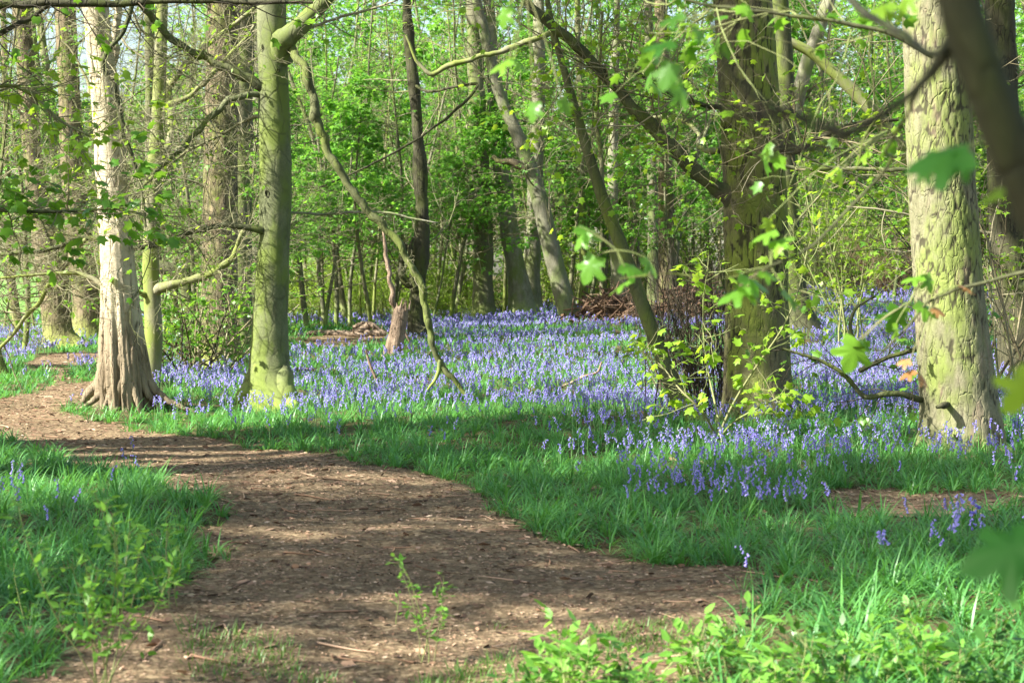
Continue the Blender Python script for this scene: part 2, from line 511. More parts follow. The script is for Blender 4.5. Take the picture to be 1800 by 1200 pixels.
def inside(poly, x, y):
    c = np.zeros(len(x), bool)
    x0, y0 = poly[-1]
    for x1, y1 in poly:
        m = (y1 > y) != (y0 > y)
        with np.errstate(divide='ignore', invalid='ignore'):
            xi = (x0 - x1) * (y - y1) / (y0 - y1) + x1
        c ^= m & (x < xi)
        x0, y0 = x1, y1
    return c


def fuzzy(x, y, amp=.26):
    q = np.stack([x * 2.6, y * 2.6, np.zeros_like(x)], 1)
    return x + amp * (fbm(q, 3, 3) - .5) * 2, y + amp * 1.6 * (fbm(q, 9, 3) - .5) * 2


def on_bare(x, y):
    fx, fy = fuzzy(x, y)
    return inside(PATH, fx, fy) | inside(SIDE, fx, fy) | inside(BARE, fx, fy) | inside(LOGS, fx, fy)


# ------------------------------------------------------------------ structure: ground, path, meadow
def axis(segs):
    out = [segs[0][0]]
    for a, b, n in segs: out += list(np.linspace(a, b, n + 1)[1:])
    return np.array(out)


def sheet(xs, ys, zf):
    X, Y = np.meshgrid(xs, ys); Z = zf(X, Y)
    v = np.stack([X, Y, Z], -1).reshape(-1, 3)
    nx = len(xs)
    i, j = np.meshgrid(np.arange(len(ys) - 1), np.arange(nx - 1), indexing='ij')
    b = i * nx + j
    return v, np.stack([b, b + 1, b + nx + 1, b + nx], -1).reshape(-1, 4)


def rough(x, y):
    q = np.stack([x.ravel() * 2.2, y.ravel() * 2.2, np.zeros(x.size)], 1)
    return ((fbm(q, 21, 3) - .5) * .05).reshape(x.shape)


xs = axis([(-900, -60, 10), (-60, -14, 30), (-14, 16, 250), (16, 60, 30), (60, 900, 10)])
ys = axis([(-400, -10, 8), (-10, 4, 28), (4, 32, 240), (32, 75, 90), (75, 900, 14)])
mb = MB(); v, f = sheet(xs, ys, lambda x, y: gz(x, y) + rough(x, y)); mb.add(v, f)
tag(put('ground', mb, M['soil']), 'dark woodland soil under the bluebells', kind='structure')


def cells(poly, step, lift, name, mat, label):
    lo, hi = poly.min(0), poly.max(0)
    xs = np.arange(lo[0] - .2, hi[0] + .3, step); ys = np.arange(max(lo[1] - .2, 1.5), hi[1] + .3, step)
    v, f = sheet(xs, ys, lambda x, y: gz(x, y) + rough(x, y) + lift)
    c = v[f].mean(1)
    fx, fy = fuzzy(c[:, 0], c[:, 1], .10)
    f = f[inside(poly, fx, fy)]
    u, inv = np.unique(f, return_inverse=True)
    mb = MB(); mb.add(v[u], inv.reshape(-1, 4))
    return tag(put(name, mb, mat), label, kind='structure')


cells(PATH, .055, .012, 'path', M['path'], 'brown earth footpath curving through the wood')
cells(SIDE, .08, .012, 'path', M['path'], 'far stretch of the earth path beyond the birch')
cells(BARE, .06, .012, 'bare_ground', M['path'], 'bare patch of dry leaf litter among the bluebells')
cells(LOGS, .10, .012, 'bare_ground', M['path'], 'bare earth clearing in front of the fallen branches')
mb = MB(); v, f = sheet(axis([(-160, -60, 10), (-60, -13.5, 24)]), axis([(62, 120, 20), (120, 300, 10)]), lambda x, y: gz(x, y) + .10 + .02 * (y - 62)); mb.add(v, f)
tag(put('meadow', mb, M['meadow']), 'bright green meadow beyond the trees', kind='structure')

# ------------------------------------------------------------------ ground cover
TRUNKS = []          # (x, y, r) kept free of plants
COVER_TODO = []


def scatter(d0, d1, dens, margin=.37, extra=.7):
    """points over the part of the ground the photo could see"""
    area = margin * (d1 * d1 - d0 * d0) + 2 * extra * (d1 - d0)
    n = int(area * dens)
    y = np.sqrt(d0 ** 2 + (d1 ** 2 - d0 ** 2) * rng.random(n))
    x = (2 * rng.random(n) - 1) * (margin * y + extra)
    return x, y


def clear_of_trunks(x, y):
    ok = np.ones(len(x), bool)
    for tx, ty, r in TRUNKS: ok &= (x - tx) ** 2 + (y - ty) ** 2 > r * r
    return ok


def blades(mb, x, y, n_per, length, width, seg=3, spread=.03, elev=(32, 86), z0=0, bnd=(30, 95)):
    K = len(x); N_ = K * n_per
    az = np.repeat(rng.random(K) * TAU, n_per) + rng.random(N_) * TAU
    e = R(1) * (elev[0] + (elev[1] - elev[0]) * rng.random(N_))
    sc = np.repeat(.75 + .5 * rng.random(K), n_per)
    L = length * (.55 + .6 * rng.random(N_)) * sc
    w = width * (.7 + .6 * rng.random(N_))
    bx = np.repeat(x, n_per) + np.cos(az) * spread * rng.random(N_); by = np.repeat(y, n_per) + np.sin(az) * spread * rng.random(N_)
    bend = R(1) * (bnd[0] + bnd[1] * rng.random(N_))
    lvl = np.linspace(0, 1, seg + 1)
    p = np.stack([bx, by, gz(bx, by) + rough(bx, by) - .006 + z0], -1)
    side = np.stack([-np.sin(az), np.cos(az), np.zeros(N_)], -1)
    rows = []
    for i, t in enumerate(lvl):
        ww = w * (1 - t ** 2.2) * .5 if i < seg else w * 0
        rows.append(p - side * ww[:, None])
        if i < seg:
            rows.append(p + side * ww[:, None])
            a = e - bend * (t + .5 / seg)
            p = p + (L / seg)[:, None] * np.stack([np.cos(az) * np.cos(a), np.sin(az) * np.cos(a), np.sin(a)], -1)
    v = np.stack(rows, 1); nv = v.shape[1]
    b = np.arange(N_)[:, None] * nv
    q = np.concatenate([b + np.array([2*i, 2*i+1, 2*i+3, 2*i+2])[None] for i in range(seg - 1)]) if seg > 1 else np.zeros((0, 4), int)
    t3 = b + np.array([2*seg-2, 2*seg-1, 2*seg])[None]
    vv = np.repeat(rng.random(K), n_per) * .5 + rng.random(N_) * .5
    mb.add(v, [q, t3], np.repeat(vv, nv))


BLOBS = [(1000, 574, 330, 20, 1.3), (640, 642, 130, 20, .8), (800, 660, 330, 42, .42), (1050, 655, 190, 50, .52), (1150, 735, 150, 32, 1.7), (1290, 770, 190, 28, 1.8), (1500, 600, 150, 75, 1.6), (1500, 722, 170, 42, 1.7),
         (1270, 866, 150, 18, .9), (1110, 874, 55, 14, 1.8), (960, 772, 110, 26, .45), (350, 664, 90, 16, .9), (400, 690, 140, 18, .35), (30, 602, 70, 16, 1.1), (160, 615, 34, 13, 1.2), (15, 885, 38, 18, 1.6), (120, 885, 80, 22, .5),
         (1650, 778, 140, 22, .5), (1690, 915, 70, 30, .22), (1790, 660, 80, 100, .7), (560, 556, 80, 10, .5), (600, 690, 200, 26, .45), (880, 620, 300, 22, .5), (120, 1160, 60, 20, .2), (1700, 1090, 80, 20, .12)]


def bell_density(x, y, z):
    px, py = proj(x, y, z)
    d = np.zeros(len(x))
    for cx, cy, sx, sy, a in BLOBS:
        d = np.maximum(d, a * np.exp(-.5 * (((px - cx) / sx) ** 2 + ((py - cy) / sy) ** 2)) + .6 * d * 0)
    q = np.stack([x * .42, y * .5, np.zeros(len(x))], 1)
    return np.maximum(d, .012) * (.12 + 1.0 * sstep((fbm(q, 40, 3) - .37) / .24))


def bells(mb, x, y, hgt, bsize, nb, sides, stem_w):
    K = len(x)
    if K == 0: return
    z = gz(x, y)
    az = rng.random(K) * TAU; lean = .25 * rng.random(K)
    h = hgt * (.75 + .5 * rng.random(K))
    dirh = np.stack([np.cos(az), np.sin(az), np.zeros(K)], -1)
    b = np.stack([x, y, z], -1)
    ts = np.array([0, .45, .75, .92, 1.0]); fw = np.array([0, .12, .35, .62, .95]); ups = np.array([0, .5, .82, .97, .97])
    pts = b[:, None] + h[:, None, None] * (ups[None, :, None] * np.array([0, 0, 1.0]) + (fw[None, :] * (.12 + lean[:, None]))[..., None] * dirh[:, None])
    tubes(mb, pts, np.full(K, stem_w), np.full(K, stem_w * .6), 3, mat=1)
    # bells along the arching top
    t = (.62 + .38 * (np.arange(nb)[None] + rng.random((K, nb)) * .6) / nb)
    xx = np.interp(t.ravel(), ts, np.arange(5)).reshape(K, nb)
    i = np.clip(xx.astype(int), 0, 3); f = (xx - i)[..., None]; kk = np.arange(K)[:, None]
    p0 = pts[kk, i] * (1 - f) + pts[kk, i + 1] * f
    a2 = az[:, None] + rng.normal(size=(K, nb)) * 1.1
    out = np.stack([np.cos(a2), np.sin(a2), np.full_like(a2, -.2)], -1)
    s = (bsize * (1.15 - .45 * (t - .62) / .38) * (.8 + .4 * rng.random((K, nb))))
    top = (p0 + out * s[..., None] * .45).reshape(-1, 3)
    ax = norm(out * .75 + np.array([0, 0, -.9]) + .25 * rng.normal(size=out.shape)).reshape(-1, 3)
    s = s.ravel(); NB = len(s)
    A = norm(np.cross(ax, rng.normal(size=ax.shape))); B = np.cross(ax, A)
    th = np.arange(sides) * TAU / sides
    ring = A[:, None] * np.cos(th)[None, :, None] + B[:, None] * np.sin(th)[None, :, None]
    rows = [(0, .20), (.55, .26), (1.0, .50)] if sides > 3 else [(0, .26), (1.0, .42)]
    v = np.concatenate([top[:, None] + ax[:, None] * (s * d)[:, None, None] + ring * (s * r)[:, None, None] for d, r in rows], 1)
    nr = len(rows)
    bb = np.arange(NB)[:, None, None] * (sides * nr)
    j = np.arange(nr - 1)[None, :, None] * sides; k = np.arange(sides)[None, None, :]
    k2 = (k + 1) % sides
    f4 = np.stack(np.broadcast_arrays(bb + j + k, bb + j + k2, bb + j + sides + k2, bb + j + sides + k), -1).reshape(-1, 4)
    vv = np.clip(np.repeat(rng.random(K), nb) * .5 + rng.random(NB) * .5, 0, 1)
    mb.add(v, f4, np.repeat(vv, sides * nr), 0)


def ground_cover():
    mb = MB()
    for d0, d1, dens, npr, L, w, seg in ((5.2, 9, 34, 10, .15, .007, 3), (9, 14, 34, 9, .15, .008, 3), (5.2, 9, 40, 24, .26, .009, 4), (9, 14, 40, 22, .235, .009, 4), (14, 20, 42, 17, .20, .010, 3), (20, 28, 34, 8, .22, .015, 2), (28, 42, 16, 7, .24, .023, 2), (42, 66, 7, 6, .3, .045, 2)):
        x, y = scatter(d0, d1, dens)
        ok = ~on_bare(x, y) & clear_of_trunks(x, y)
        x, y = x[ok], y[ok]
        # thin, patchy cover in places; lower towards the bottom of the slope by the path
        q = np.stack([x * .8, y * .8, np.zeros(len(x))], 1)
        k = fbm(q, 60, 3) + .25 * rng.random(len(x)) > .36
        px, py = proj(x, y, gz(x, y))
        weedy = (py > 1085) & (px > 560) & (px < 1420)
        k &= ~(weedy & (rng.random(len(x)) < .8))
        blades(mb, x[k], y[k], npr, L, w, seg, .045 if npr > 15 else .035)
    tag(put('bluebell_foliage', mb, M['grass']), 'strap shaped bluebell leaves covering the woodland floor', 'ground cover', kind='stuff')
    # short turf fringing the path and the thin spots
    mb = MB()
    x, y = scatter(5.2, 26, 90)
    fx, fy = fuzzy(x, y, .35)
    ok = ~on_bare(x, y) & (inside(PATH, fx + .18, fy) | inside(PATH, fx - .18, fy) | inside(PATH, fx, fy + .35) | inside(PATH, fx, fy - .35) | (rng.random(len(x)) < .12))
    blades(mb, x[ok], y[ok], 5, .08, .005, 2, .05, (35, 85), 0, (5, 40))
    x, y = scatter(5.5, 8.2, 560)
    px, py = proj(x, y, gz(x, y))
    q = np.stack([x * 1.6, y * 1.6, np.zeros(len(x))], 1)
    ok = (py > 1060 + 60 * fbm(q * .7, 5, 2)) & (px > 330) & (fbm(q, 77, 3) > .46)
    blades(mb, x[ok], y[ok], 6, .070, .006, 2, .06, (30, 80), 0, (5, 40))
    tag(put('grass', mb, M['turf']), 'short pale turf fringing the footpath', 'grass', kind='stuff')
    # flowers
    mb = MB()
    for d0, d1, dens, hh, bs, nb, sd, sw in ((6, 13, 75, .25, .0145, 8, 5, .0026), (13, 19, 95, .235, .0145, 8, 4, .003), (19, 28, 72, .23, .0185, 7, 3, .004), (28, 42, 36, .24, .025, 6, 3, .006), (42, 60, 18, .29, .042, 6, 3, .009)):
        x, y = scatter(d0, d1, dens)
        z = gz(x, y)
        ok = ~on_bare(x, y) & clear_of_trunks(x, y) & (rng.random(len(x)) < bell_density(x, y, z + .15))
        bells(mb, x[ok], y[ok], hh, bs, nb, sd, sw)
    tag(put('bluebell_flowers', mb, [M['bell'], M['stem']]), 'violet blue carpet of nodding bluebell flowers', 'bluebells', kind='stuff')
    # litter: chips and dead leaves on the path
    mb = MB()
    for d0, d1, dens, sz in ((5, 9, 2200, .015), (9, 14, 1300, .019), (14, 24, 420, .028), (24, 44, 60, .06)):
        x, y = scatter(d0, d1, dens)
        fx, fy = fuzzy(x, y, .22)
        ok = inside(PATH, fx, fy) | inside(SIDE, fx, fy) | inside(BARE, fx, fy) | inside(LOGS, fx, fy) | (rng.random(len(x)) < .04)
        x, y = x[ok], y[ok]; n_ = len(x)
        a = rng.random(n_) * TAU
        s = sz * np.exp(.45 * rng.normal(size=n_))
        pos = np.stack([x, y, gz(x, y) + rough(x, y) + .016 + .006 * rng.random(n_)], -1)
        leaves(mb, pos, np.stack([np.cos(a), np.sin(a), .12 * rng.normal(size=n_)], -1), s, 'chip', .30, np.clip(rng.beta(1.6, 2.2, n_), 0, 1))
    x, y = scatter(5, 20, 26)          # whole dead leaves and short sticks
    fx, fy = fuzzy(x, y, .3)
    ok = inside(PATH, fx, fy) | inside(BARE, fx, fy) | (rng.random(len(x)) < .25)
    x, y = x[ok], y[ok]; n_ = len(x); a = rng.random(n_) * TAU
    pos = np.stack([x, y, gz(x, y) + rough(x, y) + .022], -1)
    leaves(mb, pos, np.stack([np.cos(a), np.sin(a), .15 * rng.normal(size=n_)], -1), .03 + .045 * rng.random(n_), 'oval', .5, .2 + .55 * rng.random(n_))
    k = rng.random(n_) < .3; m_ = int(k.sum())
    p = grow(pos[k], np.stack([np.cos(a[k] + 1), np.sin(a[k] + 1), 0 * a[k]], -1), .08 + .22 * rng.random(m_), 4, .12)
    p[..., 2] = gz(p[..., 0], p[..., 1]) + rough(p[..., 0], p[..., 1]) + .02
    tubes(mb, p, .003 + .004 * rng.random(m_), .002, 4, .2 + .6 * rng.random(m_))
    tag(put('leaf_litter', mb, M['litter']), 'brown leaf litter and bark chips scattered over the path', 'leaf litter', kind='stuff')


# ------------------------------------------------------------------ trees
def hero_trunk(mb, pts, nz, ns, lobes=(), surf=None, var=.5, smooth_r=0.):
    """pts: rows (x, y, z, radius). surf(v, h, theta) -> (displacement, var)"""
    q = spath(pts, nz)
    c, r = q[:, :3], q[:, 3]
    T = norm(np.gradient(c, axis=0))
    A = norm(np.array([1.0, 0, 0]) - T * T[:, :1]); B = np.cross(T, A)
    th = np.linspace(0, TAU, ns, endpoint=False)
    h = np.maximum(c[:, 2] - c[0, 2], 0)[:, None]
    rr = np.broadcast_to(r[:, None], (nz, ns)).copy()
    for a, amp, hs, p in lobes:
        pw = p * (1 + 0 * h)
        rr += amp * np.exp(-h / hs) * np.maximum(0, np.cos((th[None] - R(a)) / 1)) ** pw
    v = c[:, None] + rr[..., None] * (A[:, None] * np.cos(th)[None, :, None] + B[:, None] * np.sin(th)[None, :, None])
    vv = np.full(nz * ns, var)
    if surf is not None:
        nrm = (A[:, None] * np.cos(th)[None, :, None] + B[:, None] * np.sin(th)[None, :, None]).reshape(-1, 3)
        arc = np.stack([np.cos(th)[None] * r.mean() + 0 * h, np.sin(th)[None] * r.mean() + 0 * h, h + 0 * th[None]], -1).reshape(-1, 3)
        d, vv = surf(arc, np.broadcast_to(h, (nz, ns)).ravel(), np.broadcast_to(th[None], (nz, ns)).ravel())
        v = v + (nrm * d[:, None]).reshape(v.shape)
    i, j = np.meshgrid(np.arange(nz - 1), np.arange(ns), indexing='ij')
    j2 = (j + 1) % ns
    f = np.stack([i * ns + j, i * ns + j2, (i + 1) * ns + j2, (i + 1) * ns + j], -1).reshape(-1, 4)
    mb.add(v, f, vv)
    return q


def surf_plate(cs=11., st=.42, depth=.012, seed=1):
    def f(p, h, th):
        w = p + .07 * (np.stack([fbm(p * np.array([7, 7, 4]), seed + 5 + k, 3) for k in range(3)], 1) - .5) * np.array([1, 1, 2.])
        e = cell_edge(w * np.array([cs, cs, cs * st]), seed)
        e2 = cell_edge(w * np.array([cs * 1.9, cs * 1.9, cs * 1.9 * st * 1.4]), seed + 9)
        k = fbm(p * 3.5, seed + 20, 3)
        k2 = fbm(p * 5.5, seed + 24, 3)
        crack = np.minimum(e * 2.4 + .7 * sstep((k - .54) / .12), e2 * 2.4 + .12 + .7 * sstep((k2 - .50) / .12))
        crack = np.clip(crack, 0, 1)
        pl = sstep(crack / .4)
        return depth * (pl - .7) + .022 * (fbm(p * 3.0, seed + 30, 3) - .5) + .005 * (fbm(p * 18, seed + 34, 3) - .5), crack
    return f


def surf_smooth(amp=.010, seed=1):
    def f(p, h, th):
        return amp * (fbm(p * np.array([3, 3, 1.6]), seed, 3) - .5) * 2 + amp * .25 * (fbm(p * 22, seed + 4, 3) - .5), np.full(len(p), .5)
    return f


def surf_birch(seed=3):
    def f(p, h, th):
        low = np.exp(-np.maximum(h - .35, 0) / .5)
        ridge = 1 - np.abs(2 * fbm(np.stack([np.cos(th) * 2.6, np.sin(th) * 2.6, h * .55], 1), seed, 3) - 1) * 2.2
        d = low * .085 * (np.clip(ridge, -1, 1)) + .012 * (fbm(p * np.array([4, 4, 2.]), seed + 3, 4) - .5)
        pe = fbm(p * np.array([7, 7, 2.6]), seed + 8, 4)
        d = d + .014 * sstep((pe - .56) / .03) * sstep((h - .3) / .5)         # peeling sheets stand proud
        d = d + .012 * (fbm(p * np.array([26, 26, 5]), seed + 12, 3) - .5) * low
        v = np.clip(.6 - .5 * low * sstep((.1 - ridge) / .7) - .45 * (1 - sstep(np.abs(pe - .57) / .022)) * sstep((h - .3) / .5), 0, 1)
        return d, v
    return f


def px_pts(D, pts, dz=None):
    """photo points (x, y, width[, depth offset]) -> rows (x, y, z, radius)"""
    out = []
    for p in pts:
        d = D + (p[3] if len(p) > 3 else 0)
        out.append([*P(p[0], p[1], d), max(p[2] * d / F / 2, .002)])
    return np.array(out)


def extend(rows, top, taper=.35, sway=.5):
    """carry a trunk on above the frame to its full height"""
    a, b = rows[-2], rows[-1]
    d = norm(b[:3] - a[:3]); d = norm(d * np.array([.5, .5, 1]))
    z0 = b[2]; out = list(rows)
    steps = max(2, int((top - z0) / 2.5))
    for i in range(1, steps + 1):
        t = i / steps
        p = b[:3] + d * (top - z0) * t / max(d[2], .3) + np.array([sway * (rng.random() - .5), sway * (rng.random() - .5), 0]) * t
        out.append([*p, b[3] * (1 - (1 - taper) * t)])
    return np.array(out)


CROWN_CACHE = {}


def crown_proto(kind):
    """limbs and leaves above a trunk top at the origin, about 5 m across"""
    if kind in CROWN_CACHE: return CROWN_CACHE[kind]
    mt, ml = MB(), MB()
    n = 9
    az = np.arange(n) * 2.4 + rng.random(n); z = -2.2 + 2.4 * rng.random(n)
    base = np.stack([0 * az, 0 * az, z], -1)
    el = R(1) * (25 + 40 * rng.random(n))
    d = np.stack([np.cos(az) * np.cos(el), np.sin(az) * np.cos(el), np.sin(el)], -1)
    nl = {'leafy': 4.6, 'sparse': 1.8, 'bare': .2}[kind[:-1]]
    spray(mt, ml, base, d, 2.6 + 1.6 * rng.random(n), .05, 2, (9, 7), (.5, .42), 50, .3, .14, .05, nl, (.10, .17), 'quad', r_end=.004)
    b2 = np.array([[0, 0, -.3]]); spray(mt, ml, b2, np.array([[0, 0, 1.0]]), np.array([3.0]), .06, 2, (12, 8), (.5, .4), 45, .2, .1, .05, nl, (.10, .17), 'quad', r_end=.004)
    CROWN_CACHE[kind] = (mt.mesh('crown_limbs', M['twig']), ml.mesh('crown_leaves', M['leaf']))
    return CROWN_CACHE[kind]


def add_crown(root, top, kind, scale=1.0):
    a, b = crown_proto(kind)
    rot = rng.random() * TAU
    o = bpy.data.objects.new('crown', a); col.objects.link(o); o.parent = root
    o.location = [float(t - r) for t, r in zip(top, root['_o'])]; o.rotation_euler = (0, 0, rot); o.scale = (scale,) * 3
    l = bpy.data.objects.new('foliage', b); col.objects.link(l); l.parent = o
    return o


def trunk_tree(name, label, pts, bark, D=None, top=13, nz=60, ns=28, surf=None, lobes=(), crown='sparse1', cscale=1.2, clear=None, sink=.06, group=None, cat='tree', boughs=(), bark_bough=None, part='trunk', taper=.35, side=0, tw='palestwig', sleaf=.5, sL=(1.2, 3.2)):
    g = G(pts[0][0], pts[0][1])
    if D is None: D = g[1]
    rows = px_pts(D, pts)
    rows[0, 2] = gz(rows[0, 0], rows[0, 1]) - sink
    base = rows[0, :3].copy(); base[2] += sink
    root = thing(name, label, cat, base, group)
    if top: rows = extend(rows, top, taper)
    mb = MB()
    if surf is None: surf = surf_smooth(.03 * rows[0, 3] / .2, int(rng.integers(1, 900)))
    q = hero_trunk(mb, rows, nz, ns, lobes, surf)
    root['D'] = float(D)
    put(part, mb, M[bark], root)
    TRUNKS.append((base[0], base[1], (clear or rows[0, 3] * 1.05)))
    if side:
        mt, ml = MB(), MB()
        bb, d, pi, t = kids(q[None, :, :3], side, .14, .8, 62, .1)
        d[:, 2] += .25 * rng.random(len(d))
        spray(mt, ml, bb, d, sL[0] + (sL[1] - sL[0]) * rng.random(len(bb)), .012 + .02 * rng.random(len(bb)), 2, (8, 5), (.45, .42), 50, .2, .2, .03, sleaf, (.08, .13), 'tri', r_end=.003)
        put('twigs', mt, M[tw], root)
        if ml.n: put('foliage', ml, M['leaf_far'], root)
    if crown: add_crown(root, q[-1, :3], crown, cscale)
    return root


BO = {}


def legs(mb, base, r0, spec, n=26, sides=14):
    """buttress roots: (angle, height where it leaves the trunk, reach, thickness)"""
    for a, h0, reach, th in spec:
        t = np.linspace(0, 1, n)
        rr = r0 * .5 + (reach - r0 * .5) * t ** 1.7
        a_ = R(a) + .22 * np.sin(t * 3 + a) * t
        x = base[0] + rr * np.cos(a_); y = base[1] + rr * np.sin(a_)
        z = gz(x, y) + rough(x, y) + h0 * (1 - t) ** 1.25 - .25 * th * t
        rad = th * np.minimum(1, .25 + 2.2 * t) * (1 - .80 * t ** .9)
        q = np.stack([x, y, z], -1)
        q += np.stack([fbm(q * 7, k + int(a), 2) - .5 for k in (1, 2, 3)], 1) * th * 1.3 * t[:, None]
        tubes(mb, q[None], rad[None], None, sides, .58, rough=.07)




def bough(root, pts, D, bark='limb', n=40, sides=10, name='bough', rough_=.03, attach=None):
    """attach: depth at which the limb starts (inside the trunk); None: it starts at its own depth"""
    rows = px_pts(D, pts)
    if attach is not None:
        w0 = pts[0][2]
        p0 = P(pts[0][0], pts[0][1], attach)
        p1 = P(pts[1][0], pts[1][1], attach + (D - attach) * .65)
        rows[0, :3], rows[1, :3] = p0, p1
    q = spath(rows, n)
    w = np.minimum(1, np.linspace(0, 6, n))[:, None]
    sc_ = min(6, .35 / max(q[:, 3].max(), .004))
    q[:, :3] += np.stack([fbm(q[:, :3] * sc_, k, 3) - .5 for k in (31, 32, 33)], 1) * q[:, 3:4] * 2.4 * w
    q[:, 3] *= 1 + .55 * (fbm(q[:, :3] * sc_ * 1.7, 37, 3) - .5) + .3 * np.maximum(0, vnoise(q[:, :3] * sc_ * 2.5, 41) - .72) / .28
    mb = MB(); tubes(mb, q[None, :, :3], q[None, :, 3], None, sides, rough=rough_)
    o = put(name, mb, M[bark], root)
    o['_o'] = list(root['_o'])
    BO[id(q)] = (o, q)
    return q


def twigify(root, qs, m=26, L=(.3, .9), r=.006, nleaf=0., leaf='leaf_syc', lsize=(.05, .09), mat='twig', t0=.1, t1=1., flat=.6, lv=2, mm=(5, 4), ang=55, up=.02, lkind='lobed', wander=.16, r_end=.0016):
    for q in qs:
        mt, ml = MB(), MB()
        pts = q[None, :, :3]
        b, d, pi, t = kids(pts, m, t0, t1, ang, flat)
        Ls = L[0] + (L[1] - L[0]) * rng.random(len(b))
        spray(mt, ml, b, d, Ls, np.minimum(r, np.interp(t, np.linspace(0, 1, len(q)), q[:, 3]) * .7), lv, mm, (.5, .45), ang, flat, wander, up, nleaf, lsize, lkind, r_end=r_end)
        par = BO[id(q)][0] if id(q) in BO else root
        put('twigs', mt, M[mat], par)
        if ml.n: put('foliage', ml, M[leaf], par)


# ================================================================== the trees one can tell apart
# ---- beech beside the path
Db = G(475, 722)[1]
beech = trunk_tree('beech_tree', 'smooth green beech with a moss yellow foot, beside the path next to the peeling birch',
    [(475, 724, 74), (474, 690, 70), (474, 640, 66), (475, 560, 62), (481, 430, 59), (484, 300, 57), (481, 180, 54), (479, 90, 53), (477, 0, 50), (476, -60, 48)], 'beech', Db, 14, 260, 72,
    surf_smooth(.022, 5), lobes=[(197, .14, .30, 5), (-42, .20, .30, 8), (90, .12, .2, 5), (15, .10, .26, 5)], crown='sparse1', cscale=1.5, clear=.46)
mr = MB(); legs(mr, beech['_o'], .24, [(198, .62, .46, .15), (322, .66, .60, .16), (20, .5, .46, .13), (100, .5, .4, .12)]); put('root', mr, M['beech'], beech)
q1 = bough(beech, [(488, 100, 50), (505, 72, 40), (530, 45, 32), (560, 18, 27), (590, -20, 24), (640, -90, 20)], Db - .12, 'beech', 40, 16, attach=Db)
q2 = bough(beech, [(500, 70, 16), (520, 95, 15), (538, 125, 15), (550, 170, 15), (562, 225, 15), (582, 275, 14), (606, 315, 14), (640, 358, 14), (672, 395, 14), (700, 425, 14), (722, 462, 13), (737, 500, 13),
    (747, 540, 12), (754, 580, 12), (765, 615, 11), (780, 645, 10), (800, 672, 9), (822, 692, 7)], Db - .3, 'mossstem', 110, 12, rough_=.05, attach=Db)
q2b = bough(beech, [(774, 632, 8), (772, 655, 7), (765, 668, 6), (752, 685, 4)], Db - .32, 'beech', 14, 8)
q3 = bough(beech, [(475, 165, 20), (455, 150, 17), (420, 130, 15), (385, 112, 14), (350, 96, 14), (318, 78, 13), (290, 58, 13), (268, 38, 12), (250, 15, 12), (230, -30, 12)], Db - .12, 'limb', 60, 12, attach=Db)
q4 = bough(beech, [(470, 168, 12), (446, 166, 11), (420, 171, 10), (402, 174, 11), (388, 190, 11), (360, 218, 10), (335, 246, 9), (318, 264, 9), (290, 290, 8), (262, 315, 7), (235, 345, 6), (205, 380, 4)], Db - .15, 'beech', 50, 10, attach=Db)
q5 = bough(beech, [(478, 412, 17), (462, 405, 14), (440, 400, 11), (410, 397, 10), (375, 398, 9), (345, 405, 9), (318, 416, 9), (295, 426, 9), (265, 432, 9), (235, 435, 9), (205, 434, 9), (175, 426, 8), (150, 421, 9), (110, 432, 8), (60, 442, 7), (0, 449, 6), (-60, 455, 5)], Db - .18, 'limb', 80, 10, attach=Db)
q6 = bough(beech, [(152, 420, 7), (140, 432, 8), (125, 455, 8), (105, 482, 8), (80, 512, 8), (55, 545, 8), (28, 580, 7), (0, 612, 7), (-40, 650, 6)], Db - .2, 'slim', 40, 8)
q7 = bough(beech, [(470, 205, 9), (445, 208, 6), (415, 222, 5), (385, 240, 5), (350, 255, 5), (318, 275, 5), (298, 290, 4), (285, 320, 3)], Db + .4, 'palestwig', 40, 6, attach=Db)
q8 = bough(beech, [(242, -30, 11), (215, 60, 8), (190, 92, 9), (182, 120, 9), (200, 150, 8), (208, 190, 9), (213, 215, 9), (215, 240, 9), (230, 270, 8), (240, 310, 7), (250, 350, 6), (258, 400, 4)], Db - 1.0, 'limb', 60, 8)
q9 = bough(beech, [(505, 55, 9), (540, 50, 6), (580, 35, 5), (640, 20, 4), (700, 0, 3)], Db + .3, 'palestwig', 30, 6, attach=Db)
q10 = bough(beech, [(480, 374, 8), (515, 374, 5), (560, 376, 5), (620, 373, 5), (680, 374, 4), (730, 384, 4), (770, 392, 3)], Db + .3, 'pale', 40, 6, attach=Db)
twigify(beech, [q10], 8, (.2, .6), .004, 0, flat=.3, mat='palestwig')
twigify(beech, [q3, q4, q5, q7, q8], 30, (.35, 1.3), .007, .12, 'leaf_yellow', (.05, .08), mm=(7, 5), lkind='oval', flat=.35, wander=.26, mat='palestwig')
twigify(beech, [q5, q6], 22, (.4, 1.1), .007, .10, 'leaf_syc', (.06, .10), 'twig', flat=.3, wander=.2)
twigify(beech, [q2], 10, (.2, .6), .004, 0, flat=.2, mat='palestwig')
twigify(beech, [q1, q9], 14, (.5, 1.2), .006, .1, flat=.3, mat='palestwig')
